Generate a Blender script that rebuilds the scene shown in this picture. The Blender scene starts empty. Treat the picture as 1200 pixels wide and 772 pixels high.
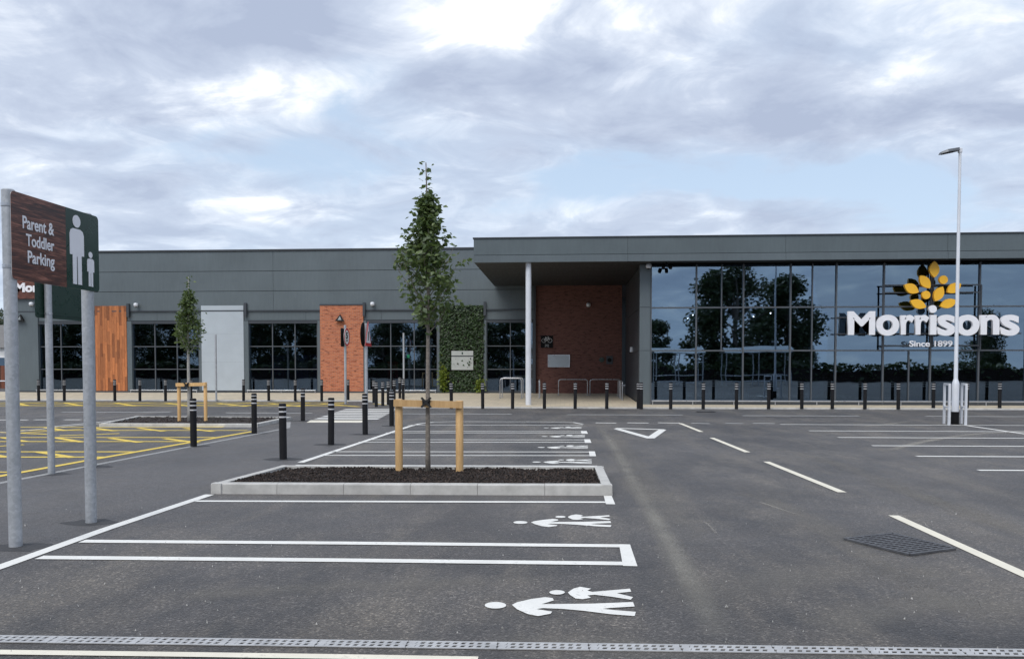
import bpy, math, random
from mathutils import Vector, Matrix, Euler
R = math.radians
PI = math.pi
rnd = random.Random(7)
S = bpy.context.scene
C = S.collection

# ------------------------------------------------------------------ camera
FPX = 950.0; YH = 430.0; CAMH = 1.65; PITCH = 2.0; VPX = 662.0
PPY = YH + FPX * math.tan(R(PITCH))
YAW = math.atan((VPX - 600) / FPX)
cam_d = bpy.data.cameras.new('camera'); cam = bpy.data.objects.new('camera', cam_d); C.objects.link(cam)
cam_d.sensor_width = 36; cam_d.lens = FPX / 1200 * 36
cam_d.shift_y = (PPY - 386) / 1200
cam_d.clip_start = .05; cam_d.clip_end = 3000
cam.location = (0, 0, CAMH)
cam.rotation_euler = (R(90 - PITCH), 0, YAW)
S.camera = cam
CROT = cam.rotation_euler.to_matrix()

# ------------------------------------------------------------------ light
SUN_EL, SUN_AZ = 52, 205        # azimuth measured clockwise from +Y (the way the camera looks)
S.view_settings.view_transform = 'Standard'; S.view_settings.look = 'None'
S.view_settings.gamma = 1; S.view_settings.use_curve_mapping = False
S.view_settings.exposure = 0.58
sun_d = bpy.data.lights.new('sun', 'SUN'); sun = bpy.data.objects.new('sun', sun_d); C.objects.link(sun)
sun_d.energy = 1.5; sun_d.angle = R(40); sun_d.color = (1, .965, .91)
sd = Vector((math.sin(R(SUN_AZ)) * math.cos(R(SUN_EL)), math.cos(R(SUN_AZ)) * math.cos(R(SUN_EL)), math.sin(R(SUN_EL))))
sun.rotation_euler = sd.to_track_quat('Z', 'Y').to_euler()
sun.location = sd * 60

W = bpy.data.worlds.new('World'); S.world = W; W.use_nodes = True
def build_sky():
    nt = W.node_tree; nt.nodes.clear(); L = nt.links.new
    def N(t, **k):
        n = nt.nodes.new(t)
        for a, b in k.items(): setattr(n, a, b)
        return n
    def math_(op, a, b=None, clamp=False):
        n = N('ShaderNodeMath', operation=op); n.use_clamp = clamp
        for i, v in enumerate((a, b)):
            if v is None: continue
            if isinstance(v, (int, float)): n.inputs[i].default_value = v
            else: L(v, n.inputs[i])
        return n.outputs[0]
    def ramp(v, stops, interp='LINEAR'):
        n = N('ShaderNodeValToRGB'); L(v, n.inputs[0]); cr = n.color_ramp; cr.interpolation = interp
        while len(cr.elements) < len(stops): cr.elements.new(.5)
        for e, (p, c) in zip(cr.elements, stops):
            e.position = p; e.color = (c, c, c, 1) if isinstance(c, (int, float)) else (*c, 1)
        return n.outputs[0]
    def mix(f, a, b, mode='MIX'):
        n = N('ShaderNodeMix', data_type='RGBA', blend_type=mode)
        for s, v in ((n.inputs[0], f), (n.inputs[6], a), (n.inputs[7], b)):
            if isinstance(v, (int, float)): s.default_value = v
            elif isinstance(v, tuple): s.default_value = (*v, 1)
            else: L(v, s)
        return n.outputs[2]
    tc = N('ShaderNodeTexCoord'); sep = N('ShaderNodeSeparateXYZ'); L(tc.outputs['Generated'], sep.inputs[0])
    zz = math_('MAXIMUM', sep.outputs[2], 0.0)
    den = math_('ADD', zz, .16)
    px = math_('DIVIDE', sep.outputs[0], den); py = math_('DIVIDE', sep.outputs[1], den)
    cmb = N('ShaderNodeCombineXYZ'); L(px, cmb.inputs[0]); L(py, cmb.inputs[1])
    def noise(scale, off, detail=8, rough=.55, dist=.3):
        mp = N('ShaderNodeMapping'); L(cmb.outputs[0], mp.inputs[0]); mp.inputs['Location'].default_value = off; mp.inputs['Scale'].default_value = (1, 1.05, 1); mp.inputs['Rotation'].default_value = (0, 0, -.12)
        n = N('ShaderNodeTexNoise'); L(mp.outputs[0], n.inputs['Vector'])
        n.inputs['Scale'].default_value = scale; n.inputs['Detail'].default_value = detail
        n.inputs['Roughness'].default_value = rough; n.inputs['Distortion'].default_value = dist
        return n.outputs[0]
    sky = N('ShaderNodeTexSky', sky_type='NISHITA'); sky.sun_disc = False
    sky.sun_elevation = R(SUN_EL); sky.sun_rotation = R(SUN_AZ); sky.altitude = 50; sky.dust_density = 1.5; sky.ozone_density = 1.5
    blue = mix(.75, sky.outputs[0], (4.1, 5.1, 6.4))
    def proj(u, v):
        d = CROT @ Vector(((u - 600) / FPX, (PPY - v) / FPX, -1)); d.normalize(); k = max(d.z, 0) + .16
        return d.x/k, d.y/k
    warp = noise(1.3, (5, 5, 0), 5, .6, .3)
    def patch(u, v, w, h):                  # a cloud bank or gap at its place in the sky
        c = proj(u, v); rx = abs(proj(u + w, v)[0] - c[0]); ry = abs(proj(u, v - h)[1] - proj(u, v + h)[1]) / 2
        ax = math_('DIVIDE', math_('SUBTRACT', px, c[0]), rx); ay = math_('DIVIDE', math_('SUBTRACT', py, c[1]), ry)
        d = math_('SQRT', math_('ADD', math_('MULTIPLY', ax, ax), math_('MULTIPLY', ay, ay)))
        d = math_('ADD', d, math_('MULTIPLY', math_('SUBTRACT', warp, .5), 1.6))
        return ramp(math_('MULTIPLY', d, .5), [(0, 1.0), (.22, .85), (.75, 0.0)], 'EASE')
    big = noise(.9, (3.1, 1.4, 0), 4, .5, .2)
    mid = noise(1.7, (7.3, 2.2, 0), 9, .56, .5)
    fine = noise(3.6, (1.7, 9.2, 0), 8, .6, .6)
    glow = math_('ADD', patch(600, 5, 200, 75), math_('MULTIPLY', patch(255, 120, 120, 50), .66))
    glow = math_('ADD', glow, math_('MULTIPLY', patch(300, 248, 100, 20), .52))
    glow = math_('ADD', glow, math_('MULTIPLY', patch(1130, 60, 160, 60), .12))
    gap = math_('ADD', patch(880, 195, 260, 40), math_('MULTIPLY', patch(1010, 235, 260, 30), .7))
    dark = math_('ADD', patch(110, 60, 300, 90), math_('MULTIPLY', patch(720, 110, 260, 40), .7))
    dens = math_('ADD', math_('MULTIPLY', big, .45), math_('MULTIPLY', mid, .55))
    dens = math_('SUBTRACT', dens, math_('MULTIPLY', gap, .17))
    dens = math_('ADD', dens, math_('ADD', math_('MULTIPLY', glow, .14), math_('MULTIPLY', dark, .12)))
    cover = ramp(dens, [(.34, 0.0), (.44, .75), (.53, 1.0)], 'EASE')
    thick = math_('ADD', math_('MULTIPLY', mid, .55), math_('ADD', math_('MULTIPLY', fine, .46), math_('MULTIPLY', big, .05)))
    thick = math_('SUBTRACT', thick, math_('MULTIPLY', glow, .14))
    thick = math_('ADD', thick, math_('MULTIPLY', dark, .045))
    shade = ramp(thick, [(.35, (10.2, 9.95, 9.4)), (.40, (7.6, 7.7, 7.9)), (.45, (5.5, 5.98, 6.8)), (.52, (4.05, 4.6, 5.65)), (.63, (3.1, 3.6, 4.7))])
    col = mix(cover, blue, shade)
    # thin bright haze towards the horizon
    hz = ramp(zz, [(0, .7), (.08, .35), (.25, 0.0)])
    col = mix(hz, col, (4.8, 5.7, 6.8))
    bg = N('ShaderNodeBackground'); L(col, bg.inputs[0]); bg.inputs[1].default_value = .1
    out = N('ShaderNodeOutputWorld'); L(bg.outputs[0], out.inputs[0])
build_sky()

# ------------------------------------------------------------------ picture -> place
def ray(px, py):
    return CROT @ Vector(((px - 600) / FPX, (PPY - py) / FPX, -1))
def G(px, py, z=0.0):                  # the point of the ground (height z) seen at a pixel
    d = ray(px, py); t = (z - CAMH) / d.z
    return Vector((d.x * t, d.y * t, z))
def F(px, py, Y):                      # the point of an upright plane at depth Y
    d = ray(px, py); t = Y / d.y
    return Vector((d.x * t, Y, CAMH + d.z * t))

# ------------------------------------------------------------------ mesh builder
def root_loc(o):
    v = Vector((0, 0, 0))
    while o is not None:
        v += o.location; o = o.parent
    return v
class MB:
    def __init__(s): s.v = []; s.f = []
    def add(s, vs, fs):
        b = len(s.v); s.v += [tuple(v) for v in vs]; s.f += [tuple(i + b for i in f) for f in fs]; return s
    def box(s, x0, x1, y0, y1, z0, z1):
        return s.add([(x0,y0,z0),(x1,y0,z0),(x1,y1,z0),(x0,y1,z0),(x0,y0,z1),(x1,y0,z1),(x1,y1,z1),(x0,y1,z1)],
                     [(0,3,2,1),(4,5,6,7),(0,1,5,4),(1,2,6,5),(2,3,7,6),(3,0,4,7)])
    def prism(s, pts, d):              # polygon pts extruded by vector d
        n = len(pts); pts = [Vector(p) for p in pts]; d = Vector(d)
        return s.add(pts + [p + d for p in pts],
                     [tuple(range(n))[::-1], tuple(range(n, 2*n))] + [(i, (i+1) % n, n + (i+1) % n, n + i) for i in range(n)])
    def bar(s, a, b, w, h, up=(0, 0, 1)):
        a, b = Vector(a), Vector(b); t = (b - a).normalized(); u = Vector(up)
        if abs(t.dot(u)) > .98: u = Vector((0, 1, 0))
        r = t.cross(u).normalized(); u = r.cross(t)
        q = [a + r*w/2*i + u*h/2*j for i, j in ((-1,-1),(1,-1),(1,1),(-1,1))]
        return s.prism(q, b - a)
    def tube(s, pts, rad, n=10, cap=True):
        pts = [Vector(p) for p in pts]
        if isinstance(rad, (int, float)): rad = [rad] * len(pts)
        b = len(s.v); prev = None
        for i, p in enumerate(pts):
            t = (pts[min(i+1, len(pts)-1)] - pts[max(i-1, 0)]).normalized()
            if prev is None:
                ref = Vector((0, 0, 1)) if abs(t.z) < .9 else Vector((1, 0, 0))
                u = t.cross(ref).normalized()
            else:
                u = (prev - t * prev.dot(t)).normalized()
            prev = u; w = t.cross(u)
            for k in range(n):
                a = 2*PI*k/n; s.v.append(tuple(p + (u*math.cos(a) + w*math.sin(a)) * rad[i]))
        for i in range(len(pts)-1):
            for k in range(n):
                s.f.append((b+i*n+k, b+i*n+(k+1) % n, b+(i+1)*n+(k+1) % n, b+(i+1)*n+k))
        if cap:
            s.f.append(tuple(b+k for k in range(n))[::-1]); e = b+(len(pts)-1)*n; s.f.append(tuple(e+k for k in range(n)))
        return s
    def lathe(s, prof, n=16, c=(0, 0, 0)):
        b = len(s.v)
        for r, z in prof:
            for k in range(n):
                a = 2*PI*k/n; s.v.append((c[0]+r*math.cos(a), c[1]+r*math.sin(a), c[2]+z))
        for i in range(len(prof)-1):
            for k in range(n):
                s.f.append((b+i*n+k, b+i*n+(k+1) % n, b+(i+1)*n+(k+1) % n, b+(i+1)*n+k))
        s.f.append(tuple(b+k for k in range(n))[::-1]); e = b+(len(prof)-1)*n; s.f.append(tuple(e+k for k in range(n)))
        return s
    def mesh(s, name, off=(0, 0, 0)):
        me = bpy.data.meshes.new(name); o = Vector(off)
        me.from_pydata([tuple(Vector(v) - o) for v in s.v], [], s.f); me.update()
        return me
    def build(s, name, mat, parent=None, smooth=False, bevel=0, recalc=True):
        me = s.mesh(name, root_loc(parent))
        if recalc:
            import bmesh
            bm = bmesh.new(); bm.from_mesh(me); bmesh.ops.recalc_face_normals(bm, faces=bm.faces)
            bm.to_mesh(me); bm.free()
        me.materials.append(mat)
        if smooth: me.shade_smooth() if smooth is True else me.shade_smooth()
        o = bpy.data.objects.new(name, me); C.objects.link(o); o.parent = parent
        if smooth == 'auto':
            try:
                me.set_sharp_from_angle(angle=R(35))
            except Exception: pass
        if bevel:
            m = o.modifiers.new('bevel', 'BEVEL'); m.width = bevel; m.segments = 2; m.limit_method = 'ANGLE'
        return o
def thing(name, label, cat, loc=(0, 0, 0), group=None, rz=0):
    o = bpy.data.objects.new(name, None); C.objects.link(o); o.location = loc; o.rotation_euler.z = rz
    o.empty_display_size = .1
    o['label'] = label; o['category'] = cat
    if group: o['group'] = group
    return o
def tag(o, label, cat, group=None):
    o['label'] = label; o['category'] = cat
    if group: o['group'] = group
    return o
def structure(o): o['kind'] = 'structure'; return o
def dup(o, parent=None, loc=None, rz=None, label=None, group=None, scale=None):
    c = o.copy(); C.objects.link(c); c.parent = parent
    if loc is not None: c.location = loc
    if rz is not None: c.rotation_euler.z = rz
    if scale: c.scale = scale
    if label: c['label'] = label
    if group: c['group'] = group
    for ch in list(o.children): dup(ch, c)
    return c

# ------------------------------------------------------------------ materials
def srgb(r, g, b):
    f = lambda c: (c/255/12.92) if c/255 <= .04045 else ((c/255+.055)/1.055)**2.4
    return (f(r), f(g), f(b))
class NT:
    def __init__(s, name):
        s.m = bpy.data.materials.new(name); s.m.use_nodes = True; s.t = s.m.node_tree
        s.b = s.t.nodes['Principled BSDF']; s.o = s.t.nodes['Material Output']
        s.geo = s.t.nodes.new('ShaderNodeNewGeometry'); s.pos = s.geo.outputs['Position']
        s.tc = s.t.nodes.new('ShaderNodeTexCoord')
    def L(s, a, b): s.t.links.new(a, b)
    def N(s, t, **k):
        n = s.t.nodes.new(t)
        for a, b in k.items(): setattr(n, a, b)
        return n
    def map(s, v, scale=(1, 1, 1), loc=(0, 0, 0), rot=(0, 0, 0)):
        n = s.N('ShaderNodeMapping'); s.L(v, n.inputs[0]); n.inputs['Scale'].default_value = scale
        n.inputs['Location'].default_value = loc; n.inputs['Rotation'].default_value = rot; return n.outputs[0]
    def noise(s, scale, detail=3, rough=.5, v=None, dist=0):
        n = s.N('ShaderNodeTexNoise'); s.L(v or s.pos, n.inputs['Vector'])
        n.inputs['Scale'].default_value = scale; n.inputs['Detail'].default_value = detail
        n.inputs['Roughness'].default_value = rough; n.inputs['Distortion'].default_value = dist; return n.outputs[0]
    def ramp(s, v, stops, interp='LINEAR'):
        n = s.N('ShaderNodeValToRGB'); s.L(v, n.inputs[0]); cr = n.color_ramp; cr.interpolation = interp
        while len(cr.elements) < len(stops): cr.elements.new(.5)
        for e, (p, c) in zip(cr.elements, stops):
            e.position = p; e.color = (c, c, c, 1) if isinstance(c, (int, float)) else (*c, 1)
        return n.outputs[0]
    def mix(s, f, a, b, mode='MIX'):
        n = s.N('ShaderNodeMix', data_type='RGBA', blend_type=mode)
        for k, v in ((0, f), (6, a), (7, b)):
            if isinstance(v, (int, float)): n.inputs[k].default_value = v if k == 0 else (v, v, v, 1)
            elif isinstance(v, tuple): n.inputs[k].default_value = (*v, 1)
            else: s.L(v, n.inputs[k])
        return n.outputs[2]
    def math(s, op, a, b=0.0):
        n = s.N('ShaderNodeMath', operation=op)
        for i, v in enumerate((a, b)):
            if isinstance(v, (int, float)): n.inputs[i].default_value = v
            else: s.L(v, n.inputs[i])
        return n.outputs[0]
    def col(s, v):
        if isinstance(v, tuple): s.b.inputs['Base Color'].default_value = (*v, 1)
        else: s.L(v, s.b.inputs['Base Color'])
    def rough(s, v):
        if isinstance(v, (int, float)): s.b.inputs['Roughness'].default_value = v
        else: s.L(v, s.b.inputs['Roughness'])
    def bump(s, h, strength=.3, dist=.01):
        n = s.N('ShaderNodeBump'); n.inputs['Strength'].default_value = strength; n.inputs['Distance'].default_value = dist
        s.L(h, n.inputs['Height']); s.L(n.outputs[0], s.b.inputs['Normal'])
def plain(name, c, rough=.6, metal=0, var=.12, scale=3, bump=0, bscale=60, spec=.5):
    t = NT(name)
    if var:
        n = t.noise(scale, 5, .6)
        a = tuple(x*(1-var) for x in c); b = tuple(min(1, x*(1+var)) for x in c)
        t.col(t.ramp(n, [(.3, a), (.7, b)]))
        t.rough(t.ramp(t.noise(scale*2.3, 4), [(.3, max(.05, rough-.08)), (.7, min(1, rough+.08))]))
    else:
        t.col(c); t.rough(rough)
    t.b.inputs['Metallic'].default_value = metal
    t.b.inputs['Specular IOR Level'].default_value = spec
    if bump: t.bump(t.noise(bscale, 4), bump, .005)
    return t.m
def asphalt(name, lo, hi, speck, seed=0, dust=(.2, .17, .13), dustamt=.35):
    t = NT(name)
    p = t.map(t.pos, loc=(seed, seed*1.7, 0))
    big = t.noise(.35, 5, .6, p, .4); mid = t.noise(2.2, 5, .6, p)
    st = t.noise(1.1, 5, .65, t.map(t.pos, (1, .28, 1), (seed, 2, 0), (0, 0, .15)))
    c = t.ramp(t.math('ADD', t.math('MULTIPLY', big, .6), t.math('MULTIPLY', mid, .4)), [(.38, lo), (.62, hi)])
    c = t.mix(t.math('MULTIPLY', t.ramp(st, [(.46, 0.0), (.72, 1.0)]), dustamt), c, dust)
    vo = t.N('ShaderNodeTexVoronoi'); t.L(p, vo.inputs['Vector']); vo.inputs['Scale'].default_value = 70
    sv = t.N('ShaderNodeSeparateXYZ'); t.L(vo.outputs['Color'], sv.inputs[0])
    bright = t.ramp(sv.outputs[0], [(.0, .5), (.5, .88), (.84, 1.12), (.92, 1.8), (1, 2.5)])
    c = t.mix(speck, c, bright, 'MULTIPLY')
    t.col(c)
    t.rough(t.ramp(mid, [(.3, .5), (.7, .68)]))
    t.b.inputs['Specular IOR Level'].default_value = .5
    t.b.inputs['Sheen Weight'].default_value = .34; t.b.inputs['Sheen Roughness'].default_value = .27; t.b.inputs['Sheen Tint'].default_value = (.86, .8, .76, 1)
    h = t.math('SUBTRACT', 1.0, vo.outputs['Distance'])
    t.bump(t.math('ADD', h, t.noise(30, 4, .6, p)), .55, .008)
    return t.m
M = {}
M['asphalt'] = asphalt('road_tarmac', (.022, .0205, .020), (.090, .082, .076), .95, dustamt=.5)
M['walk'] = asphalt('walkway_tarmac', (.052, .049, .048), (.088, .082, .079), .75, 5, dustamt=.15)
def paint(name, c, wear):
    t = NT(name)
    n = t.noise(26, 6, .7); n2 = t.noise(3, 4)
    t.col(t.mix(t.ramp(t.math('ADD', t.math('MULTIPLY', n, .7), t.math('MULTIPLY', n2, .3)), [(.57, 0.0), (.70, wear)]),
                t.mix(t.ramp(n2, [(.35, 0.0), (.7, 1.0)]), tuple(x*.88 for x in c), c), (.13, .125, .12)))
    t.rough(.6); t.bump(t.noise(90, 4), .3, .004)
    return t.m
M['white_paint'] = paint('white_line_paint', (.83, .82, .775), .8)
M['cream_paint'] = paint('cream_line_paint', (.82, .77, .64), .6)
M['faint_paint'] = paint('worn_line_paint', (.46, .46, .45), .8)
M['yellow_paint'] = paint('yellow_line_paint', (.80, .58, .09), .6)
M['kerb'] = plain('concrete_kerb', (.49, .48, .455), .85, 0, .18, 5, .35, 70)
M['edging'] = plain('concrete_edging', (.30, .30, .295), .85, 0, .12, 5, .3, 70)
def paving():
    t = NT('buff_paving')
    b = t.N('ShaderNodeTexBrick'); t.L(t.map(t.pos), b.inputs['Vector'])
    b.inputs['Color1'].default_value = (.60, .51, .37, 1); b.inputs['Color2'].default_value = (.50, .43, .32, 1)
    b.inputs['Mortar'].default_value = (.36, .31, .24, 1); b.inputs['Scale'].default_value = 1
    b.inputs['Brick Width'].default_value = .4; b.inputs['Row Height'].default_value = .4; b.inputs['Mortar Size'].default_value = .008
    t.col(t.mix(t.ramp(t.noise(.9, 5, .6), [(.35, 0.0), (.75, .5)]), b.outputs[0], (.40, .35, .28)))
    t.rough(.85); return t.m
M['paving'] = paving()
def cladding(name, c):
    t = NT(name)
    n = t.noise(.5, 4, .5); n2 = t.noise(9, 4, .6, t.map(t.pos, (1, 1, .15)))
    a = tuple(x*.9 for x in c); b = tuple(x*1.1 for x in c)
    t.col(t.mix(.12, t.ramp(n, [(.3, a), (.7, b)]), t.ramp(n2, [(.3, tuple(x*.6 for x in c)), (.7, tuple(x*1.4 for x in c))])))
    t.rough(.42); t.b.inputs['Metallic'].default_value = .15
    t.bump(t.noise(1.1, 2), .06, .05); return t.m
M['clad'] = cladding('slate_grey_cladding', (.118, .143, .155))
M['clad_dark'] = cladding('dark_grey_frame', (.055, .062, .072))
M['fascia'] = cladding('slate_grey_fascia', (.108, .133, .142))
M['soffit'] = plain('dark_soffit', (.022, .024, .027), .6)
M['cap'] = plain('roof_flashing', (.05, .055, .06), .4, .3)
M['black_joint'] = plain('black_joint', (.012, .012, .013), .8, var=0)
M['roof'] = plain('roof_membrane', (.22, .22, .23), .85)
def brick(name, c1, c2, mortar):
    t = NT(name)
    mp = t.map(t.pos, rot=(R(90), 0, 0))      # x, z -> brick plane
    cb = t.N('ShaderNodeCombineXYZ'); sp = t.N('ShaderNodeSeparateXYZ'); t.L(t.pos, sp.inputs[0])
    t.L(t.math('ADD', sp.outputs[0], sp.outputs[1]), cb.inputs[0]); t.L(sp.outputs[2], cb.inputs[1])
    b = t.N('ShaderNodeTexBrick'); t.L(cb.outputs[0], b.inputs['Vector']); b.inputs['Scale'].default_value = 1
    b.inputs['Color1'].default_value = (*c1, 1); b.inputs['Color2'].default_value = (*c2, 1); b.inputs['Mortar'].default_value = (*mortar, 1)
    b.inputs['Brick Width'].default_value = .225; b.inputs['Row Height'].default_value = .075; b.inputs['Mortar Size'].default_value = .009
    b.inputs['Bias'].default_value = -.15
    # odd dark and pale bricks
    fl = t.noise(2.4, 3, .6, t.map(cb.outputs[0], (1.6, 5, 1)))
    c = t.mix(t.ramp(fl, [(.56, 0.0), (.64, .75)]), b.outputs[0], tuple(x*.30 for x in c2))
    c = t.mix(t.ramp(fl, [(.26, .35), (.36, 0.0)]), c, tuple(min(1, x*1.3+.03) for x in c1))
    t.col(c); t.rough(.85); t.bump(b.outputs[1], -.4, .008); return t.m
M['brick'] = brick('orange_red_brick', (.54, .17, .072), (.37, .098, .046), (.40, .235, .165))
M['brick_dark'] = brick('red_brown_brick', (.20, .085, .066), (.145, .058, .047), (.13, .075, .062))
def wood(name, lo, hi, along='z', scale=1.0):
    t = NT(name)
    sc = (9, 9, .8) if along == 'z' else ((.8, .8, 9) if along == 'xy' else (1, 1, 1))
    v = t.map(t.pos, tuple(x*scale for x in sc))
    n = t.noise(2.0, 6, .65, v, 1.2); g = t.noise(9, 5, .6, v, .4)
    oi = t.N('ShaderNodeObjectInfo')
    c = t.ramp(t.math('ADD', t.math('MULTIPLY', n, .7), t.math('MULTIPLY', g, .3)), [(.3, lo), (.5, tuple((a+b)/2 for a, b in zip(lo, hi))), (.72, hi)])
    c = t.mix(1.0, c, t.ramp(oi.outputs['Random'], [(0, (.55, .48, .45)), (.35, (.95, .9, .86)), (1, (1.35, 1.25, 1.15))]), 'MULTIPLY')
    t.col(c); t.rough(.65); t.bump(g, .5, .006); return t.m
M['plank'] = wood('cedar_plank', (.26, .085, .03), (.56, .22, .08))
M['stake'] = wood('pale_timber', (.50, .31, .13), (.74, .52, .26), scale=.9)
def sign_wood():
    t = NT('dark_wood_print')
    v = t.map(t.pos, (1, 1.2, 13))
    n = t.noise(1.6, 7, .7, v, 1.6); g = t.noise(7, 5, .6, v)
    t.col(t.ramp(t.math('ADD', t.math('MULTIPLY', n, .75), t.math('MULTIPLY', g, .25)),
                 [(.34, (.016, .006, .005)), (.45, (.06, .020, .014)), (.53, (.14, .048, .03)), (.64, (.34, .14, .095))]))
    t.rough(.35); return t.m
M['sign_wood'] = sign_wood()
M['sign_green'] = plain('dark_green_panel', (.012, .04, .027), .3, 0, .1)
M['sign_white'] = plain('sign_white', (.80, .80, .80), .4, 0, .03)
M['sign_red'] = plain('sign_red', (.55, .03, .035), .4, 0, .05)
M['sign_black'] = plain('sign_black', (.008, .008, .009), .6, 0, .05, spec=.15)
M['notice'] = plain('pale_notice', (.42, .44, .42), .5, 0, .08)
M['letter'] = plain('pale_sign_lettering', (.86, .86, .89), .4, 0, .03)
M['leaf_yellow'] = plain('amber_sign_leaf', (.93, .50, .03), .4, 0, .04)
M['bollard'] = plain('black_recycled_plastic', (.009, .009, .011), .6, 0, .3, 8, spec=.3)
M['band'] = plain('reflective_band', (.62, .62, .63), .35, 0, .08)
def galv():
    t = NT('galvanised_steel')
    v = t.N('ShaderNodeTexVoronoi'); t.L(t.pos, v.inputs['Vector']); v.inputs['Scale'].default_value = 40
    s = t.N('ShaderNodeSeparateXYZ'); t.L(v.outputs['Color'], s.inputs[0])
    t.col(t.mix(.5, t.ramp(s.outputs[0], [(0, (.34, .36, .38)), (1, (.52, .54, .57))]), t.ramp(t.noise(5, 5, .6), [(.3, (.33, .35, .37)), (.7, (.55, .57, .6))])))
    t.b.inputs['Metallic'].default_value = .35; t.rough(.5); return t.m
M['galv'] = galv()
M['white_metal'] = plain('white_coated_steel', (.70, .72, .76), .4, .1, .05)
M['steel'] = plain('brushed_steel', (.55, .56, .58), .32, .85, .08)
M['silver_panel'] = plain('pale_silver_panel', (.47, .52, .56), .4, .15, .05, 1.2)
M['alu_grey'] = plain('grey_mullion', (.115, .125, .138), .4, .3, .08)
def glass(name, tint, refl):
    t = NT(name)
    t.t.nodes.remove(t.b)
    fr = t.N('ShaderNodeFresnel'); fr.inputs['IOR'].default_value = refl
    wob = t.N('ShaderNodeBump'); wob.inputs['Strength'].default_value = .024; wob.inputs['Distance'].default_value = .1
    t.L(t.noise(.8, 1, .4), wob.inputs['Height'])
    g = t.N('ShaderNodeBsdfGlossy'); g.inputs['Roughness'].default_value = .012; g.inputs['Color'].default_value = (.60, .80, 1, 1)
    t.L(wob.outputs[0], g.inputs['Normal'])
    tr = t.N('ShaderNodeBsdfTransparent'); tr.inputs['Color'].default_value = (*tint, 1)
    mx = t.N('ShaderNodeMixShader'); t.L(fr.outputs[0], mx.inputs[0]); t.L(tr.outputs[0], mx.inputs[1]); t.L(g.outputs[0], mx.inputs[2])
    t.L(mx.outputs[0], t.o.inputs[0]); return t.m
M['glass'] = glass('dark_tinted_glass', (.36, .40, .45), 3.3)
M['glass_left'] = glass('dark_window_glass', (.50, .54, .58), 2.4)
M['interior'] = plain('shop_interior', (.10, .10, .105), .8)
M['interior_floor'] = plain('shop_floor', (.16, .16, .165), .5)
M['interior_yellow'] = plain('yellow_counter', (.55, .40, .05), .5)
M['interior_blue'] = plain('blue_display', (.10, .12, .40), .5)
def emit(name, c, s):
    t = NT(name); t.b.inputs['Emission Color'].default_value = (*c, 1); t.b.inputs['Emission Strength'].default_value = s
    t.col((.8, .8, .8)); return t.m
M['lamp'] = emit('lit_lamp', (1, .95, .85), 14)
M['lamp_dim'] = emit('dim_ceiling_lamp', (1, .95, .88), 1.6)
M['led_green'] = emit('green_exit_light', (.1, 1, .35), .5)
def leaf(name, a, b, trans=.25):
    t = NT(name)
    oi = t.geo.outputs['Random Per Island']
    t.col(t.ramp(oi, [(0, a), (.55, tuple((x+y)/2 for x, y in zip(a, b))), (1, b)])); t.rough(.45)
    t.b.inputs['Specular IOR Level'].default_value = .5
    try:
        tr = t.N('ShaderNodeBsdfTranslucent'); tr.inputs['Color'].default_value = (b[0]*1.3, b[1]*1.4, b[2], 1)
        mx = t.N('ShaderNodeMixShader'); mx.inputs[0].default_value = trans
        t.L(t.b.outputs[0], mx.inputs[1]); t.L(tr.outputs[0], mx.inputs[2]); t.L(mx.outputs[0], t.o.inputs[0])
    except Exception: pass
    return t.m
M['leaf'] = leaf('tree_leaf', (.038, .068, .024), (.145, .195, .068))
M['leaf_far'] = leaf('dark_tree_leaf', (.028, .045, .02), (.085, .115, .05), .15)
M['leaf_wall'] = leaf('green_wall_leaf', (.009, .024, .007), (.047, .095, .022), .15)
M['leaf_lime'] = leaf('lime_leaf', (.10, .15, .02), (.26, .31, .045))
M['bark'] = plain('grey_bark', (.20, .175, .15), .9, 0, .35, 25, .6, 60)
M['bark_pale'] = plain('pale_bark', (.36, .35, .33), .9, 0, .2, 25, .4, 60)
M['mulch'] = plain('dark_bark_mulch', (.022, .015, .012), .95, 0, .5, 30, 1.0, 80)
def chip():
    t = NT('bark_chip'); t.col(t.ramp(t.geo.outputs['Random Per Island'], [(0, (.008, .006, .005)), (.7, (.032, .022, .018)), (1, (.085, .06, .047))])); t.rough(.9); return t.m
M['chip'] = chip()
M['rubber'] = plain('black_rubber_tie', (.012, .012, .012), .7, 0, .1)
M['cast_iron'] = plain('weathered_cast_iron', (.11, .112, .12), .6, .4, .25, 12)
M['drain_metal'] = plain('galvanised_drain_grate', (.50, .50, .50), .55, .3, .18, 6)
M['void'] = plain('drain_void', (.006, .006, .006), 1, var=0)
M['house_wall'] = plain('white_render', (.70, .70, .69), .8)
M['house_roof'] = plain('grey_tiles', (.17, .165, .16), .85)
M['fence'] = wood('brown_fence_board', (.11, .035, .02), (.22, .08, .045))
M['clear'] = glass('clear_polycarbonate', (.75, .8, .85), 1.5)

# ================================================================== SETTING
YK_L, YK_R = 38.3, 32.3          # kerb line before the left shopfront / before the glass front
YW, YG, YC = 43.2, 34.3, 33.35   # left shopfront plane, glass plane, canopy front
XA, XB = G(425, 471).x, G(474, 478).x
XP0, XP1 = F(749.5, 400, YG).x, F(762.5, 400, YG).x       # grey pier beside the glass
XL, XR = F(14, 400, YW).x, 34.0
def zp(x, y):                    # height of the pavement
    if x < XA: f, b = YK_L, .27
    elif x < XB: f, b = YK_L + (YK_R - YK_L) * (x - XA) / (XB - XA), .27
    elif x < XP0: f, b = YK_R, .27
    else: return .05 + .02 * max(0, y - YK_R)
    return .05 + (b - .05) * max(0, min(1, (y - f) / (YW - f)))

park = structure(MB().add([(-400, -300, 0), (400, -300, 0), (400, 600, 0), (-400, 600, 0)], [(0, 1, 2, 3)]).build('car_park', M['asphalt']))

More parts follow.
